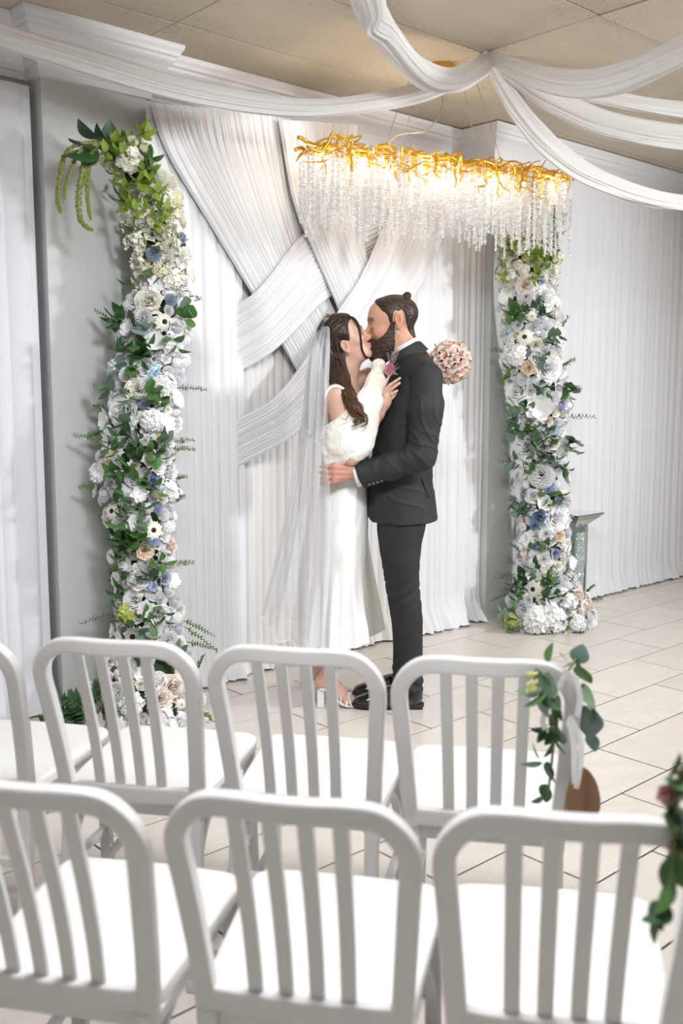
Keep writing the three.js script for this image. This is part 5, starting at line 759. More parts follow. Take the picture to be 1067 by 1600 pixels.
// ---------- bride ----------
const satin = phys(new THREE.Color(0.90, 0.90, 0.89), 0.5, { sheen: 0.3, sheenColor: new THREE.Color(1, 1, 1), sheenRoughness: 0.4 });
const person2 = thing('person', 'long-haired bride in a white dress, fur stole and sheer veil kissing the man', 'person', COUPLE.clone(), -YAW);
const HB = headFrame(K(541, 533.5, 0.015), 1, 24, 0.92, 4, -5);
{
  const Hs = headSdf(true), S = HB.scale, headD = (x, y, z) => { const [f, u, s] = HB.to(x, y, z); return Hs(f, u, s) * S; };
  const base = [0.68, 0.42, 0.315], sc = skinColor(HB, base, [0.58, 0.18, 0.18], true), skin = (x, y, z) => { const n = 1 + 0.05 * nz(x * 30, y * 30, z * 30); return [base[0] * n, base[1] * n, base[2] * n]; };
  const neck = cone(HB.at(-0.022, -0.035, 0), K(536, 590, 0), 0.046, 0.050), throat = cone(HB.at(0.012, -0.07, 0), K(545, 592, 0), 0.034, 0.042);
  const headG = isoMesh((x, y, z) => smin(smin(headD(x, y, z), neck(x, y, z), 0.02), throat(x, y, z), 0.025), ...bounds([HB.at(0.12, -0.13, 0.09), HB.at(-0.12, 0.14, -0.09), HB.at(0.12, 0.14, 0.09), HB.at(-0.12, -0.13, -0.09), K(536, 590, 0)], 0.015), 0.0029, sc);
  // trunk, arms, legs
  const ns = K(527, 621, 0.150), ne = K(549, 714, 0.200), nw = K(591.5, 648, 0.135), fs = K(541, 605, -0.14), fe = K(600, 577, -0.185), fw = K(663, 557, -0.165);
  const trunk = [[cone(K(538, 600, 0), K(536, 640, 0), 0.062, 0.085), 0], [cone(ns, fs, 0.050, 0.050), 0.05], [cone(K(536, 640, 0.05), K(536, 640, -0.05), 0.082, 0.082), 0.04], [cone(K(536, 640, 0), K(536, 715, 0), 0.09, 0.085), 0.04], [cone(K(536, 715, 0), K(534, 790, 0), 0.088, 0.11), 0.04], [ell(...K(558, 660, 0.06).toArray(), 0.055, 0.055, 0.055), 0.03], [ell(...K(558, 660, -0.06).toArray(), 0.055, 0.055, 0.055), 0.03]];
  const nearArm = [[cone(ns, ne, 0.056, 0.040), 0.03], [cone(ne, K(570, 685, 0.172), 0.036, 0.033), 0.015], [cone(K(570, 685, 0.172), nw, 0.033, 0.022), 0.015]], farArm = [[cone(fs, fe, 0.047, 0.040), 0.03], [cone(fe, fw, 0.038, 0.024), 0.015]];
  const skinD = joinSdf([...trunk, ...nearArm, ...farArm]);
  const bodyG = isoMesh(joinSdf([...trunk, ...nearArm, ...farArm, ...[0.07, -0.08].flatMap((zc, i) => [[cone(K(534, 790, zc), K(530, 900, zc), 0.085, 0.055), 0.03], [cone(K(530, 900, zc), K(517 - i * 8, 1020, zc), 0.052, 0.034), 0.02]])]), ...bounds([K(500, 585, -0.28), K(672, 1030, 0.27)], 0.03), 0.010, skin);
  // near hand flat on his chest
  const P = (x, y, w) => K(x, y, w - 0.047), hand = [[cone(nw, P(600, 630, 0.175), 0.0235, 0.026), 0], [cone(P(600, 630, 0.175), P(598.5, 613, 0.172), 0.018, 0.0125), 0.015], [cone(P(600, 630, 0.175), P(603, 616, 0.180), 0.018, 0.0125), 0.015], [cone(P(600, 632, 0.175), P(606, 621, 0.184), 0.018, 0.012), 0.015], [cone(P(600, 634, 0.175), P(607, 628, 0.180), 0.016, 0.011), 0.015]];
  const fg = [[P(598.5, 613, 0.172), P(609, 602, 0.181), P(617, 596.5, 0.187), P(624.5, 591.5, 0.188)], [P(603, 616, 0.180), P(612, 607.5, 0.193), P(618, 603, 0.197), P(624, 599, 0.197)], [P(606, 621, 0.184), P(612, 616, 0.195), P(616, 613.5, 0.198), P(620, 611, 0.197)], [P(607, 628, 0.180), P(613, 621.5, 0.19), P(616, 618, 0.192), P(618.5, 614.5, 0.19)]];
  fg.forEach((f, i) => hand.push(...finger(f, [0.0092, 0.0096, 0.0092, 0.0082][i], [0.0062, 0.0064, 0.0062, 0.0058][i], 0.005)));
  hand.push(...finger([P(595, 637, 0.155), P(597, 622, 0.135), P(602, 611, 0.128), P(606, 604, 0.128)], 0.0115, 0.007, 0.012));
  const wristBlend = [cone(P(582, 663, 0.183), nw, 0.027, 0.0225), 0.012];
  const handG = isoMesh(joinSdf([...hand, wristBlend]), ...bounds([P(578, 668, 0.2), P(628, 585, 0.11)], 0.03), 0.0026, skin);
  // far hand around the bouquet handle
  const fh = [[cone(fw, K(676, 563, -0.155), 0.024, 0.026), 0], ...[0, 1, 2, 3].flatMap((i) => finger([K(678, 558 + i * 5, -0.165), K(688, 557 + i * 5, -0.155), K(692, 559 + i * 5, -0.13), K(687, 561 + i * 5, -0.115)], 0.009, 0.0065)), ...finger([K(672, 567, -0.15), K(680, 572, -0.125), K(687, 573, -0.115)], 0.011, 0.0075)];
  const farG = isoMesh(joinSdf(fh), ...bounds([K(660, 550, -0.2), K(698, 582, -0.1)], 0.02), 0.0032, skin);
  // feet in heels
  const feet = [];
  const footAt = (dx, dy, zc) => { const q = (x, h, dz = 0) => { const p = K(x + dx, 1085, zc + dz); p.y = h; return p; }; return { q, zc }; };
  const FT = [footAt(0, 0, 0.055), footAt(-12, -10, -0.07)];
  for (const { q } of FT) feet.push(isoMesh(joinSdf([[cone(q(517, 0.27), q(513, 0.165), 0.034, 0.031), 0], [ell(...q(502, 0.115).toArray(), 0.03, 0.03, 0.027), 0.03], [cone(q(511, 0.14), q(534, 0.065), 0.030, 0.027), 0.03], [cone(q(534, 0.055, 0.014), q(545, 0.028, 0.018), 0.021, 0.016), 0.02], [cone(q(534, 0.055, -0.014), q(545, 0.028, -0.02), 0.021, 0.015), 0.02], ...[0, 1, 2, 3, 4].map((i) => [cone(q(544 - i * 1.2, 0.026, -0.030 + i * 0.0145), q(555.5 - i * 2.2 - (i === 0 ? 0 : 0), 0.021, -0.034 + i * 0.0155), 0.0105, i ? 0.0068 : 0.0085), 0.004])]), ...bounds([q(494, 0.0, -0.06), q(560, 0.27, 0.06)], 0.012), 0.0036, skin));
  part('body', joinColored([headG, bodyG, handG, farG, ...feet]), skinMat(), person2);
  { const list = []; fg.forEach((f) => list.push(nail(f[3].clone().add(V3(-0.001, 0.002, 0.0055)), f[3].clone().sub(f[2]), V3(-0.3, 0.2, 1), 0.0052))); part('fingernails', merge(list), phys(new THREE.Color(0.85, 0.62, 0.58), 0.25), person2); }
  { const list = []; for (const { q } of FT) for (let i = 0; i < 5; i++) list.push(nail(q(556.5 - i * 2.2, 0.026, -0.034 + i * 0.0155), V3(1, -0.2, 0), V3(0.2, 1, 0), 0.0052)); part('toenails', merge(list), phys(new THREE.Color(0.62, 0.12, 0.10), 0.25), person2); }
  part('eyelashes', merge([lidLine(HB, 1), lidLine(HB, -1)]), std(new THREE.Color(0.03, 0.018, 0.014), 0.6), person2);
  { const g = new THREE.SphereGeometry(0.0035, 10, 8), p = HB.at(-0.010, -0.036, 0.080); g.translate(p.x, p.y, p.z); const h = new THREE.TorusGeometry(0.005, 0.001, 6, 12); h.translate(p.x, p.y - 0.006, p.z); part('earring', merge([g, h]), std(new THREE.Color(0.8, 0.75, 0.6), 0.2, { metalness: 1 }), person2); }

  // hair: cap combed back, long lengths over the near shoulder, a loose strand at the face
  const line = [[-0.14, -0.12], [-0.06, -0.095], [-0.042, -0.05], [-0.034, -0.004], [0.0, -0.004], [0.018, -0.012], [0.028, 0.004], [0.040, 0.050], [0.056, 0.076], [0.081, 0.100], [0.1, 0.14], [0.14, 0.2]];
  const groove = (f, u, s) => 0.0024 * nz(f * 13, u * 80 - f * 34, s * 80) + 0.0013 * nz(f * 20, u * 160 - f * 60, s * 160);
  const cap = (x, y, z) => { const [f, u, s] = HB.to(x, y, z); const dl = u - interp(line, f)[1], e = sstep(dl, 0, 0.04), t = 0.0015 + (0.0065 + 0.009 * sstep(-f, -0.05, 0.06) + 0.005 * sstep(u, 0.05, 0.12)) * e + groove(f, u, s) * (0.3 + 0.7 * e); return smax(Hs(f, u, s) - t, (interp(line, f)[1] - u) * 0.75 + 0.002 * nz(f * 90, u * 60, s * 90), 0.006) * S; };
  const h0 = HB.at(-0.065, -0.01, 0.03), hp = [h0, K(522, 560, 0.045), K(530, 590, 0.105), K(542, 618, 0.175), K(556, 640, 0.235), K(566, 656, 0.275)], hr = [0.050, 0.046, 0.043, 0.034, 0.030, 0.012];
  const hb = [HB.at(-0.075, 0.0, -0.03), K(520, 565, -0.03), K(521, 610, -0.05)];
  const mass = joinSdf([...hp.slice(0, -1).map((p, i) => [cone(p, hp[i + 1], hr[i], hr[i + 1]), 0.02]), [cone(hb[0], hb[1], 0.05, 0.045), 0.03], [cone(hb[1], hb[2], 0.045, 0.025), 0.02]]);
  const hairF = (x, y, z) => { const q = x + 0.46 * y, w = 0.0034 * nz(q * 75, y * 3.5, z * 60) + 0.0022 * nz(q * 160, y * 5, z * 130); return smin(cap(x, y, z), mass(x, y, z) + w, 0.015); };
  const hcol = (x, y, z) => { const n = 0.55 + 0.9 * (0.5 + 0.9 * nz((x + 0.46 * y) * 130, y * 4, z * 90)), low = sstep(-y, -1.55, -1.32); return [lerp(0.036, 0.085, low) * n, lerp(0.019, 0.040, low) * n, lerp(0.013, 0.021, low) * n]; };
  const hairG = isoMesh(hairF, ...bounds([...hp, ...hb, HB.at(0.1, 0.14, 0.09), HB.at(-0.14, 0.14, -0.09), HB.at(-0.14, -0.1, 0.09)], 0.05), 0.0034, hcol);
  const locks = []; seedState = 31;
  for (let i = 0; i < 26; i++) { const t = rr(-1, 1), q = rr(-1, 1), o = (k, x, y, w) => K(x + t * k, y + rr(-2, 2), w + q * k * PX * 0.7); locks.push(lock([o(10, 516, 545, 0.07), o(11, 524, 570, 0.09), o(10, 533, 596, 0.13), o(9, 545, 620, 0.20), o(9, 557, 640, 0.25), K(566 + t * 9, 655 + q * 5, 0.285 + rr(-0.01, 0.01)), K(560 + t * 11, 662 + q * 4, 0.285)], rr(0.004, 0.007), 0.0012, 26)); }
  for (const [pts, a] of [[[[545, 494], [554, 498], [561.5, 511], [564.5, 530], [566, 545], [571, 556], [577, 559.5]], 0.0048], [[[544, 495], [552, 499], [560, 513], [563, 532], [564.5, 546], [569, 556.5], [574, 560]], 0.0036], [[[556, 640], [566, 648], [573, 655], [571, 663], [563, 667]], 0.0038], [[[553, 636], [562, 640], [571, 648], [575, 656], [572, 664]], 0.003], [[[546, 628], [546, 645], [540, 655], [532, 653]], 0.002]]) { const face = pts[0][1] < 520; locks.push(lock(pts.map(([x, y], i) => K(x, y, face ? 0.015 + [0.040, 0.046, 0.055, 0.060, 0.056, 0.045, 0.03][i] : 0.285)), a, a * 0.5, 22)); }
  const lg = merge(locks); { const c = new Float32Array(lg.attributes.position.count * 3); for (let i = 0; i < c.length / 3; i++) { const q = hcol(lg.attributes.position.getX(i), lg.attributes.position.getY(i), lg.attributes.position.getZ(i)); c[i * 3] = q[0]; c[i * 3 + 1] = q[1]; c[i * 3 + 2] = q[2]; } lg.setAttribute('color', new THREE.BufferAttribute(c, 3)); }
  part('hair', joinColored([hairG, lg]), hairMat(), person2);

  // dress
  const D = [[640, 514, 572, 0.115], [665, 507, 573, 0.125], [690, 505, 572, 0.122], [720, 504, 572, 0.118], [750, 500, 574, 0.135], [780, 496, 575, 0.158], [810, 493, 575, 0.165], [850, 490, 575, 0.162], [890, 489, 575, 0.152], [925, 487, 576, 0.155], [960, 484, 579, 0.17], [985, 482, 581, 0.19], [1008, 480, 583, 0.21]];
  const dressG = sheet(150, 70, (u, v) => {
    const y = lerp(640, 1000, v), [, x0, x1, rz] = interp(D, y), a = u * Math.PI * 2 + 0.6, low = sstep(v, 0.62, 1), f = low * (0.018 * Math.sin(a * 8 + 1.5 * Math.sin(a * 2)) + 0.010 * Math.sin(a * 17 + 2)) + 0.003 * nz(Math.cos(a) * 3, Math.sin(a) * 3, v * 9) + 0.0045 * (1 - low) * nz(Math.cos(a) * 2, v * 14 + Math.cos(a) * 3, Math.sin(a) * 2);
    const A = K(x0, y, 0), B = K(x1, y, 0), rx = (B.x - A.x) / 2, k = 1 + f / 0.16; const right = Math.max(0, Math.cos(a)); const pt = V3((A.x + B.x) / 2 + Math.cos(a) * rx * k, A.y + 0.055 * low * Math.max(0, Math.cos(a)) ** 2 * sstep(v, 0.8, 1), Math.sin(a) * rz * k); return pt;
  }, true);
  part('dress', dressG, satin, person2);
  { const n = 150, pts = []; for (let i = 0; i <= n; i++) { const u = i / n, j = 70, k = (j * 151 + i) * 3, p = dressG.attributes.position.array; pts.push(V3(p[k], p[k + 1], p[k + 2])); } part('hem', taper(new THREE.CatmullRomCurve3(pts), () => 0.0022, 300, 5), satin, person2); }
  // front panel turned outwards, showing its duller lining
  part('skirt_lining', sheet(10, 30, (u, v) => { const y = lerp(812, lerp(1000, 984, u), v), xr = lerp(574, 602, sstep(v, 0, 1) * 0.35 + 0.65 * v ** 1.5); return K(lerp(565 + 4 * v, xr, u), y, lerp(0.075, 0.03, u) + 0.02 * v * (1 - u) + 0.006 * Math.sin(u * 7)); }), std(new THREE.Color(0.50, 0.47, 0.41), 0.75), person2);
  part('shoulder_strap', (() => { const ps = [[507, 640], [508, 624], [511, 612], [517, 605.5], [525, 603.5], [534, 606], [541, 613], [546.5, 626], [550, 640]].map(([x, y]) => { const p = K(x, y, 0.12); return V3(p.x, p.y, Math.max(0.05, surfZ(skinD, p.x, p.y)) + 0.0065); }); return bar(ps, 0.011, 0.007, V3(0, 0.3, 1), 0.3, 40); })(), satin, person2);

  // fur stole
  const st = [[516, 702, -0.05, 0.075], [520, 700, 0.10, 0.095], [529, 697, 0.170, 0.103], [548, 684, 0.215, 0.100], [565, 656, 0.215, 0.070], [577, 628, 0.19, 0.052], [587, 597, 0.14, 0.038], [592, 573, 0.06, 0.027], [593, 561, -0.03, 0.022], [596, 562, -0.15, 0.022], [592, 580, -0.245, 0.03]].map(([x, y, w, r]) => ({ p: K(x, y, w), r }));
  const sq = 2.5, sz = (p) => V3(p.x, p.y, p.z * sq), furD = joinSdf(st.slice(0, -1).map((a, i) => [cone(sz(a.p), sz(st[i + 1].p), a.r, st[i + 1].r), 0.03]));
  const tail = cone(K(574, 690, 0.13), K(576.5, 712, 0.13), 0.016, 0.014);
  const fz = (x, y) => { const p = K(x, y, 0.1); return V3(p.x, p.y, Math.max(-0.1, surfZ((a, b, c) => furD(a, b, c * sq), p.x, p.y)) + 0.004); }, creases = [[[590, 580], [582, 612], [573, 640], [566, 664]], [[512, 717], [535, 711], [556, 700], [570, 684]], [[520, 690], [540, 676], [553, 655]]].flatMap((c) => c.slice(0, -1).map((a, i) => cone(fz(...a), fz(...c[i + 1]), 0.010, 0.009)));
  const xCut = K(502, 700, 0.1).x, fur = (x, y, z) => smin(smax(furD(x, y, z * sq), xCut - x, 0.05), tail(x, y, z), 0.01) + groovesAt(x, y, z) + 0.004 * nz(x * 22, y * 22, z * 22) + 0.0030 * nz(x * 70, y * 45, z * 70) + 0.0022 * nz(x * 150, y * 85, z * 150);
  const groovesAt = (x, y, z) => { let g = 0; for (const c of creases) { const d = c(x, y, z); if (d < 0.016) g = Math.max(g, 0.009 * (1 - sstep(d, -0.008, 0.016))); } return g; };
  const furCol = (x, y, z) => { const n = 0.5 + 0.5 * nz(x * 14, y * 14, z * 14), k = sstep(n, 0.35, 0.75) * 0.5, up = sstep(y, 1.38, 1.55) * 0.6, q = clamp(k + up, 0, 1); return [lerp(0.92, 0.80, q), lerp(0.91, 0.73, q), lerp(0.88, 0.58, q)]; };  // random cream tone, with shade painted as beige towards the top
  const furG = isoMesh(fur, ...bounds(st.map((s) => s.p), 0.115), 0.0046, furCol), stole = part('stole', furG, phys(new THREE.Color(1, 1, 1), 0.95, { vertexColors: true, sheen: 0.4, sheenColor: new THREE.Color(1, 1, 0.97), sheenRoughness: 0.6 }), person2);


  // veil: a long and a short layer of tulle from a comb at the back of the head
  const tulle = (o) => std(new THREE.Color(0.82, 0.83, 0.87), 0.9, { transparent: true, opacity: o });  // ivory tulle in shade, the shade put into its grey
  function veil(rows, hem, top, ripple, sd, op, name) {
    const f = (u, v) => { const y = lerp(top, hem(u), v), [, xb, xf, W] = interp(rows, y), s = Math.sin(Math.PI * u), c = Math.cos(Math.PI * u), k = ripple * sstep(v, 0, 0.5), r = 1 + k * (Math.sin(u * 34 + 2 * nz(u * 5, v * 2, sd)) * 0.6 + Math.sin(u * 61 + v * 2 + 3 * nz(u * 7, v, sd + 1)) * 0.4); const p = K(xf + (xb - xf) * s ** 0.8, y, 0); p.x += (r - 1) * -0.06 * s; p.z += W * c * (1 + (r - 1) * 0.9) + 0.01 * (r - 1); p.y = Math.max(p.y, 0.01); return p; };
    const m = part(name, sheet(130, 60, f), tulle(op), person2), pts = []; for (let i = 0; i <= 130; i++) pts.push(f(i / 130, 1));
    part('hem_cord', taper(new THREE.CatmullRomCurve3(pts), () => 0.0015, 300, 5), std(new THREE.Color(0.93, 0.93, 0.94), 0.6), m); return m;
  }
  veil([[496, 507, 514, 0.045], [530, 496, 515, 0.075], [560, 487, 515, 0.11], [600, 480, 514, 0.15], [660, 473, 513, 0.175], [720, 463, 515, 0.19], [800, 448, 518, 0.205], [880, 430, 516, 0.22], [950, 414, 510, 0.26], [1005, 406, 500, 0.30]], (u) => 958 + 46 * (1 - Math.sin(Math.PI * u)) + 4 * Math.sin(u * 40), 498, 0.22, 3, 0.27, 'veil');
  veil([[496, 506, 514, 0.05], [530, 491, 516, 0.105], [560, 483, 516, 0.14], [620, 478, 513, 0.16], [690, 474, 506, 0.18]], (u) => 678 + 9 * Math.sin(u * 18), 497, 0.26, 8, 0.38, 'short_veil');
  part('hair_comb', (() => { const g = bar([K(513, 489, 0.05), K(505, 499, 0.02), K(506, 505, -0.03)], 0.012, 0.008, V3(0, 1, 0), 0.3, 14); return g; })(), std(new THREE.Color(0.75, 0.72, 0.66), 0.3, { metalness: 0.6 }), person2);
  // strappy block heels
  const shoeM = phys(new THREE.Color(0.90, 0.88, 0.85), 0.35);
  for (const { q, zc } of FT) {
    const s = part('shoe', (() => { const pts = [q(499, 0.087), q(510, 0.082), q(522, 0.052), q(534, 0.022), q(545, 0.009), q(556, 0.008)]; return bar(pts, 0.009, (t) => 0.05 + 0.035 * Math.sin(Math.min(1, t * 1.15) * 2.6), V3(0, 0, 1), 0.3, 30); })(), shoeM, person2);
    const hg = new THREE.CylinderGeometry(0.021, 0.0235, 0.082, 4, 1); hg.rotateY(Math.PI / 4); const hx = q(499, 0.0); hg.scale(0.95, 1, 1.25); hg.translate(hx.x + 0.006, 0.0425, hx.z); part('heel', hg.toNonIndexed(), shoeM, s).geometry.computeVertexNormals();
    const strap = (pts) => part('strap', bar(pts, 0.0085, 0.0025, V3(0.4, 1, 0), 0.3, 16), shoeM, s);
    const w = 0.042; strap([q(541, 0.012, w + 0.005), q(543, 0.05, w * 0.55), q(546, 0.064, 0), q(551, 0.042, -w * 0.7), q(553, 0.012, -w - 0.006)]); strap([q(549, 0.012, w + 0.001), q(546, 0.045, w * 0.6), q(541, 0.074, 0), q(537, 0.06, -w * 0.7), q(536, 0.014, -w - 0.006)]); strap([q(533, 0.02, w + 0.004), q(533, 0.07, w * 0.7), q(537, 0.096, 0), q(541, 0.06, -w * 0.8), q(546, 0.012, -w - 0.006)]);
    strap([q(503, 0.13, w * 0.86), q(517, 0.165, w * 0.93), q(526, 0.185, 0.0), q(517, 0.165, -w * 0.93), q(503, 0.13, -w * 0.86)]); strap([q(520, 0.10, w * 0.93), q(523, 0.15, w * 0.6), q(525, 0.195, 0.0), q(512, 0.20, -w * 0.95), q(498, 0.18, -w * 0.5)]); strap([q(498, 0.20, w * 0.5), q(510, 0.21, w * 1.0), q(527, 0.208, 0), q(512, 0.2, -w * 1.0)]);
  }
}
// bouquet of pink roses behind his shoulder, boutonniere on his jacket
{
  seedState = 99;
  const c = K(703, 566, -0.135), R = 0.098, b = thing('bouquet', 'round bouquet of pale pink rosebuds held behind the man', 'bouquet', COUPLE.clone().add(c.clone().applyAxisAngle(UPY, -YAW)), -YAW);
  const pinks = [petalM(0.94, 0.68, 0.62), petalM(0.95, 0.75, 0.69), petalM(0.95, 0.81, 0.74)];
  part('foam_ball', (() => { const g = new THREE.IcosahedronGeometry(R * 0.62, 3); return g; })(), FC.leafDark, b);
  const hd = K(684, 570, -0.135).sub(c); part('handle', taper(new THREE.LineCurve3(hd.clone().normalize().multiplyScalar(0.04), hd.clone().multiplyScalar(1.9)), (t) => 0.016 - 0.003 * t, 10, 14), std(new THREE.Color(0.9, 0.88, 0.86), 0.5), b);
  const n = 78; for (let i = 0; i < n; i++) { const y = 1 - (i + 0.5) / n * 2, r = Math.sqrt(1 - y * y), a = i * 2.39996, d = V3(Math.cos(a) * r, y, Math.sin(a) * r); if (d.angleTo(hd) < 0.5) continue; orient(part('rose', BL.bud[i % 2], pinks[i % 3], b), d.clone().multiplyScalar(R * rr(0.84, 0.94)), d.clone().add(V3(rr(-0.15, 0.15), rr(-0.15, 0.15), rr(-0.15, 0.15))), rr(0.0185, 0.0225)); }
  for (let i = 0; i < 44; i++) { const y = 1 - (i + 0.5) / 44 * 2, r = Math.sqrt(1 - y * y), a = i * 2.39996 + 1.3, d = V3(Math.cos(a) * r, y, Math.sin(a) * r), m = part('leaf', LEAF.fine, FC.leafLime, b); xfMatrix(d.clone().multiplyScalar(R * 0.72), d.clone().add(V3(rr(-0.5, 0.5), rr(-0.5, 0.5), rr(-0.5, 0.5))), 0.044, rr(0, 6)).decompose(m.position, m.quaternion, m.scale); }
  const p = K(609, 577, 0.135), bt = thing('boutonniere', 'small pink flower with lilac sprigs pinned to the dark jacket', 'boutonniere', COUPLE.clone().add(p.clone().applyAxisAngle(UPY, -YAW)), -YAW);
  orient(part('carnation', BL.ruffle[1], petalM(0.84, 0.42, 0.50), bt), V3(0, 0, 0), V3(-0.35, 0.15, 1), 0.026);
  orient(part('carnation', BL.ruffle[0], petalM(0.88, 0.55, 0.62), bt), V3(-0.004, -0.012, 0.004), V3(-0.5, -0.4, 1), 0.018);
  for (let i = 0; i < 7; i++) { const d = V3(rr(-0.25, 0.65), 1, rr(-0.2, 0.4)), s = spray(bt, 'sprig', V3(0.004, 0, 0), d, rr(0.06, 0.1), 'fine', 0.014, 16, petalM(0.46, 0.36, 0.50), { bend: V3(0, 0, 0), r: 0.001, from: 0.35 }); }
  for (const [x, y] of [[0.03, 0.005], [0.028, 0.02], [0.02, -0.02]]) { const m = part('leaf', LEAF.oval, FC.euca, bt); xfMatrix(V3(0.005, 0, 0), V3(x, y, 0.01), 0.045, 0.3).decompose(m.position, m.quaternion, m.scale); }
  part('ribbon', bar([V3(0, -0.01, 0), V3(-0.004, -0.03, 0.004), V3(-0.012, -0.05, 0.002), V3(-0.018, -0.066, 0)], 0.002, 0.009, V3(1, 0.2, 0.6), 0.3, 14), petalM(0.80, 0.50, 0.58), bt);
}

// ---------- chairs ----------
const chairMat = phys(new THREE.Color(0.74, 0.73, 0.725), 0.38, { clearcoat: 0.15, clearcoatRoughness: 0.3 });
const seatMat = std(new THREE.Color(0.84, 0.83, 0.81), 0.55);
function makeChair() {
  const t = new THREE.Group();
  // local: x right, y up, front towards -z; the back of the seat at z = 0
  const W = 0.174, WT = 0.183, H = 0.832, lean = (y) => (y < 0.45 ? 0.055 * ((0.45 - y) / 0.45) ** 1.4 : 0.095 * ((y - 0.45) / (H - 0.45)) ** 1.25), half = (y) => lerp(W - 0.018, WT, clamp((y - 0.35) / 0.4, 0, 1)), pts = [];
  const rc = 0.085, side = (s) => [0.40, 0.45, 0.52, 0.60, 0.68, H - rc].map((y) => V3(s * half(y), y, lean(y)));
  pts.push(...side(-1)); for (const a of [22, 45, 68]) { const q = a * Math.PI / 180; pts.push(V3(-WT + rc * (1 - Math.cos(q)), H - rc + rc * Math.sin(q), lean(H - rc + rc * Math.sin(q)))); }
  for (const x of [-0.085, -0.04, 0, 0.04, 0.085]) pts.push(V3(x, H, lean(H) + 0.012 * (1 - (x / 0.12) ** 2)));
  for (const a of [68, 45, 22]) { const q = a * Math.PI / 180; pts.push(V3(WT - rc * (1 - Math.cos(q)), H - rc + rc * Math.sin(q), lean(H - rc + rc * Math.sin(q)))); } pts.push(...side(1).reverse());
  part('back_frame', bar(pts, 0.036, 0.030, V3(0, 0, 1), 0.3, 110), chairMat, t);
  for (const x of [-0.082, -0.0275, 0.0275, 0.082]) part('slat', bar([0.462, 0.56, 0.66, 0.75, H - 0.012].map((y) => V3(x * lerp(0.94, 1, (y - 0.47) / 0.36), y, lean(y) + 0.006 * sstep(y, 0.6, 0.82))), 0.026, 0.012, V3(0, 0, 1), 0.3, 20), chairMat, t);
  part('back_rail', bar([V3(-half(0.46) + 0.01, 0.452, 0.002), V3(0, 0.452, 0.012), V3(half(0.46) - 0.01, 0.452, 0.002)], 0.042, 0.024, V3(0, 0, 1), 0.3, 12), chairMat, t);
  // legs
  for (const s of [-1, 1]) part('rear_leg', bar([0.43, 0.3, 0.15, 0.0].map((y) => V3(s * (half(0.4) + 0.012 * (0.43 - y)), y, lean(y))), 0.032, 0.030, V3(0, 0, 1), 0.3, 14), chairMat, t);
  for (const s of [-1, 1]) part('front_leg', bar([0.435, 0.2, 0.0].map((y) => V3(s * (0.172 + 0.012 * (0.43 - y)), y, -0.395 - 0.03 * (0.43 - y))), 0.032, 0.030, V3(0, 0, 1), 0.3, 10), chairMat, t);
  part('seat_frame', merge([rbox(0.354, 0.03, 0.028, 0, 0.413, -0.395), rbox(0.32, 0.03, 0.028, 0, 0.413, -0.01), rbox(0.028, 0.03, 0.39, -0.166, 0.413, -0.2), rbox(0.028, 0.03, 0.39, 0.166, 0.413, -0.2)]), chairMat, t);
  // upholstered seat, wider at the front
  const sh = new THREE.Shape(), fw = 0.197, bw = 0.178, r = 0.05; sh.moveTo(-bw + 0.02, -0.005); sh.lineTo(bw - 0.02, -0.005); sh.quadraticCurveTo(bw, -0.005, bw + 0.001, 0.02); sh.lineTo(fw, 0.40 - r); sh.quadraticCurveTo(fw + 0.002, 0.40, fw - r, 0.405); sh.quadraticCurveTo(0, 0.417, -fw + r, 0.405); sh.quadraticCurveTo(-fw - 0.002, 0.40, -fw, 0.40 - r); sh.lineTo(-bw - 0.001, 0.02); sh.quadraticCurveTo(-bw, -0.005, -bw + 0.02, -0.005);
  const sg = new THREE.ExtrudeGeometry(sh, { depth: 0.016, bevelEnabled: true, bevelSize: 0.012, bevelThickness: 0.012, bevelSegments: 4, curveSegments: 10, bevelOffset: -0.012 }); sg.rotateX(-Math.PI / 2); sg.translate(0, 0.434, -0.02);
  part('seat', sg, seatMat, t);
  for (const s of [-1, 1]) { part('side_stretcher', bar([V3(s * 0.172, 0.17, -0.40), V3(s * 0.160, 0.17, 0.03)], 0.02, 0.020, V3(0, 1, 0), 0.3, 3), chairMat, t); part('brace', bar([V3(s * 0.173, 0.23, -0.395), V3(s * 0.169, 0.35, -0.30), V3(s * 0.166, 0.425, -0.16)], 0.016, 0.02, V3(1, 0, 0), 0.3, 10), chairMat, t); part('brace', bar([V3(s * 0.157, 0.22, 0.022), V3(s * 0.161, 0.35, -0.04), V3(s * 0.165, 0.42, -0.14)], 0.016, 0.02, V3(1, 0, 0), 0.3, 10), chairMat, t); }
  part('front_stretcher', bar([V3(-0.174, 0.24, -0.40), V3(0.174, 0.24, -0.40)], 0.022, 0.02, V3(0, 0, 1), 0.3, 3), chairMat, t); part('rear_stretcher', bar([V3(-0.156, 0.27, 0.014), V3(0.156, 0.27, 0.014)], 0.022, 0.02, V3(0, 0, 1), 0.3, 3), chairMat, t);
  return t;
}
const CHAIRS = [   // top of the back in the photo, turn, label
  [-105, 1002, 11, 'white slat-back chair in the second row, cut off at the left edge'], [172, 1011, 11, 'white slat-back chair in the second row in front of the left flower column'], [457, 1024, 11, 'white slat-back chair in the second row in front of the bride'], [758, 1041, 10, 'white slat-back chair with eucalyptus on its corner, at the aisle end of the second row'],
  [27, 1240, 12, 'nearest-row white slat-back chair at the left edge'], [447, 1263, 11, 'nearest-row white slat-back chair in the middle, directly behind the one before the bride'], [895, 1289, 9, 'nearest-row white slat-back chair at the right, beside the garland edge'],
];
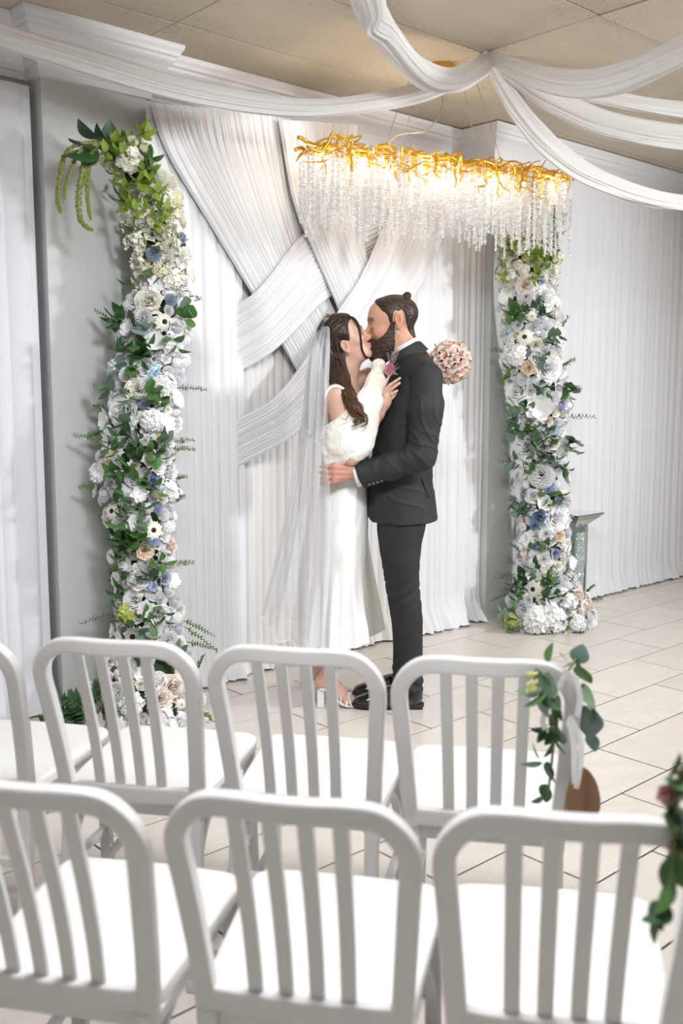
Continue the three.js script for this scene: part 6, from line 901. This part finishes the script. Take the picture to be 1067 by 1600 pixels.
const proto = makeChair(), chairs = CHAIRS.map(([x, y, deg, label], i) => {
  const o = i ? proto.clone() : proto, a = -YAW - deg * Math.PI / 180, sc = i < 4 ? 1.03 : 1, top = onY(x, y, 0.832 * sc), off = V3(0, 0, 0.10 * sc).applyAxisAngle(UPY, a);
  o.name = numbered('chair'); o.position.set(top.x - off.x, 0, top.z - off.z); o.rotation.y = a; o.scale.setScalar(sc); tag(o, label, 'chair', i < 4 ? 'second row of white chairs' : 'nearest row of white chairs'); scene.add(o); return o;
});
// garlands tied to the aisle chairs: eucalyptus along a stem
function garland(label, D, pts, leavesAt, seed) {
  seedState = seed; const c = curve(pts.map(([x, y, d]) => atDepth(x, y, D + (d ?? 0)))), p0 = c.getPoint(0), g = thing('chair_garland', label, 'garland', p0.clone()), L = (p) => p.clone().sub(p0);
  part('stem', taper(new THREE.CatmullRomCurve3(c.getPoints(12).map(L)), () => 0.003, 40, 6), FC.stem, g);
  for (const [x, y, d, px, kind, mat, ax, ay] of leavesAt) { const p = L(atDepth(x, y, D + d)), s = 1.13 * px * (D + d) / FPX, dir = RT.clone().multiplyScalar(ax).addScaledVector(UPY, -ay).addScaledVector(FW, rr(-0.35, 0.35)), m = part('leaf', LEAF[kind], FC[mat], g); xfMatrix(p.clone().addScaledVector(dir.clone().normalize(), -s / 2), dir, s, rr(-0.6, 0.6)).decompose(m.position, m.quaternion, m.scale); const q = new THREE.Vector3(); }
  return { g, L };
}
{
  const D = 2.11, ch = garland('eucalyptus garland tied to the corner of the second-row aisle chair', D, [[900, 1030], [880, 1060, -0.03], [862, 1090, -0.04], [866, 1140, -0.02], [862, 1190, 0], [855, 1250, 0.02]], [
    [906, 1022, 0, 30, 'round', 'eucaBlue', 0.2, -1], [892, 1036, 0, 30, 'fine', 'euca', 0.8, -0.4], [858, 1020, 0, 30, 'oval', 'leaf', 0.1, -1], [912, 1055, -0.02, 36, 'round', 'leaf', 0.5, 0.8], [918, 1088, -0.02, 40, 'round', 'leaf', 0.4, 1], [928, 1110, 0, 36, 'round', 'euca', 0.6, 0.9], [922, 1132, 0.02, 40, 'round', 'eucaBlue', -0.1, 1], [912, 1120, 0.03, 36, 'round', 'euca', -0.2, 1], [926, 1160, 0.03, 28, 'round', 'eucaBlue', 0.1, 1],
    [852, 1072, -0.05, 40, 'round', 'euca', 0.1, -1], [826, 1080, -0.05, 40, 'oval', 'euca', -0.9, 0.2], [838, 1095, -0.06, 40, 'round', 'leaf', -0.7, 0.6], [862, 1095, -0.05, 36, 'round', 'leafDark', 0.4, 0.6], [845, 1062, -0.04, 36, 'round', 'euca', -0.5, -0.8], [850, 1105, -0.05, 36, 'oval', 'eucaBlue', 0.2, 1], [872, 1110, -0.02, 34, 'oval', 'leafDark', 0.1, 1], [866, 1130, -0.03, 38, 'oval', 'leafDark', -0.2, 1], [872, 1150, -0.02, 36, 'round', 'euca', 0.4, 0.9], [862, 1150, -0.02, 34, 'oval', 'leafDark', -0.5, 0.8], [875, 1168, -0.01, 30, 'oval', 'leafDark', 0.4, 1],
    [842, 1140, -0.02, 26, 'oval', 'leafDark', -0.9, 0.2], [846, 1150, -0.02, 24, 'oval', 'leafDark', -0.4, 0.8], [836, 1172, 0, 30, 'fine', 'leafDark', -0.5, -0.9], [830, 1194, 0, 32, 'fine', 'leafDark', -1, 0.2], [858, 1172, 0, 26, 'oval', 'leafDark', -0.4, 1], [858, 1205, 0, 28, 'round', 'leafDark', 0.1, 1], [862, 1215, 0, 26, 'round', 'euca', 0.3, 0.8], [852, 1240, 0.02, 28, 'round', 'leafDark', -0.1, 1], [840, 1250, 0.02, 20, 'oval', 'leafDark', -0.8, 0.6], [905, 1040, -0.01, 26, 'oval', 'euca', -0.4, -0.7], [882, 1028, 0, 24, 'round', 'leaf', -0.6, -0.5]], 17);
  // small buds and white ribbon on the garland
  const bl = []; for (let i = 0; i < 26; i++) { const g = new THREE.SphereGeometry(0.0042, 8, 6), p = ch.L(atDepth(830 + rr(-6, 8), 1066 + rr(-16, 14), D - 0.07)); g.translate(p.x, p.y, p.z); bl.push(g); } part('berries', merge(bl), std(new THREE.Color(0.62, 0.60, 0.22), 0.6), ch.g).userData.kind = 'stuff';
  const rib = std(new THREE.Color(0.9, 0.9, 0.9), 0.9, { transparent: true, opacity: 0.75 }); for (const pts of [[[886, 1050], [872, 1075], [858, 1100], [848, 1125], [852, 1140]], [[890, 1120], [905, 1150], [908, 1180], [904, 1212], [900, 1232]], [[888, 1125], [896, 1160], [897, 1200], [898, 1225]], [[880, 1048], [898, 1062], [906, 1090], [902, 1120]]]) part('ribbon', bar(pts.map(([x, y], i) => ch.L(atDepth(x, y, D - 0.05 + 0.004 * i))), 0.002, 0.012, RT, 0.3, 20), rib, ch.g);
  // paddle fan of plain brown wood hanging behind the ribbon
  const fp = atDepth(912, 1184, D - 0.02), fan = thing('paddle_fan', 'brown wooden paddle hanging by white ribbon from the aisle chair', 'fan', fp, -YAW), s = D / FPX;
  const fs = new THREE.Shape(); fs.moveTo(-10 * s, -14 * s); fs.bezierCurveTo(6 * s, -12 * s, 30 * s, -44 * s, 30 * s, -82 * s); fs.bezierCurveTo(28 * s, -110 * s, -30 * s, -112 * s, -30 * s, -82 * s); fs.bezierCurveTo(-28 * s, -50 * s, -18 * s, -24 * s, -10 * s, -14 * s);
  const fg = new THREE.ExtrudeGeometry(fs, { depth: 0.008, bevelEnabled: true, bevelSize: 0.002, bevelThickness: 0.002, bevelSegments: 2, curveSegments: 20 }); fg.translate(0, 0, -0.004); fg.rotateY(0.35);
  part('blade', fg, std(new THREE.Color(0.30, 0.165, 0.085), 0.55, { map: tex(128, 128, (u, v) => { const n = 225 + 30 * tnoise(u * 1, v, 3, 3, 2) + 20 * Math.sin(u * 60 + 6 * tnoise(u, v, 2, 2, 8)); return [n, n, n]; }) }), fan);
  part('loop', tube([V3(-8 * s, -14 * s, 0), V3(-10 * s, 6 * s, 0.002), V3(-16 * s, 26 * s, 0.004)], 0.003, 8, 6), clothCeil, fan);
  const D1 = 1.36, g2 = garland('leafy garland with a dusky pink rose at the right edge, on the nearest-row chair', D1, [[1068, 1195], [1055, 1260], [1052, 1330], [1045, 1400], [1022, 1465]], [
    [1056, 1198, 0, 44, 'round', 'leafDark', 0.3, -0.8], [1064, 1225, 0, 50, 'round', 'leaf', 0.8, 0.2], [1050, 1262, 0, 50, 'round', 'leafDark', -0.4, 0.8], [1066, 1280, 0, 56, 'round', 'leafDark', 0.7, 0.6], [1050, 1288, -0.01, 44, 'oval', 'leaf', 0.2, 1], [1072, 1310, 0, 56, 'oval', 'leafDark', 0.4, 1], [1045, 1375, 0, 62, 'oval', 'leafDark', -0.1, 1], [1058, 1360, 0, 60, 'oval', 'leaf', 0.2, 1], [1040, 1400, 0, 56, 'oval', 'leaf', -0.3, 1], [1030, 1428, 0, 40, 'round', 'leafDark', -0.6, 0.8], [1018, 1436, 0, 30, 'round', 'leafDark', -0.9, 0.3], [1022, 1460, 0, 38, 'oval', 'leaf', -0.2, 1], [1030, 1445, 0, 30, 'oval', 'leafDark', 0.2, 1], [1062, 1330, 0.01, 50, 'oval', 'leafDark', 0.3, 1], [1080, 1250, 0, 60, 'round', 'leafDark', 0.4, 0.6], [1085, 1330, 0, 60, 'round', 'leafDark', 0.4, 0.6]], 23);
  { const p = atDepth(1044, 1243, D1 + 0.01), m = orient(part('rose', BL.rose[0], petalM(0.55, 0.30, 0.27), g2.g), g2.L(p), FW.clone().multiplyScalar(-1).add(V3(-0.6, 0.5, 0)), 0.014); const q = atDepth(1060, 1325, D1 + 0.01); orient(part('rose', BL.rose[1], petalM(0.75, 0.62, 0.50), g2.g), g2.L(q), FW.clone().multiplyScalar(-1), 0.016); const q3 = atDepth(1078, 1212, D1 + 0.02); orient(part('rose', BL.rose[1], petalM(0.6, 0.38, 0.33), g2.g), g2.L(q3), FW.clone().multiplyScalar(-1), 0.018); }
}

scene.traverse((o) => { if (o.isMesh) o.castShadow = o.receiveShadow = true; });
renderer.render(scene, camera);
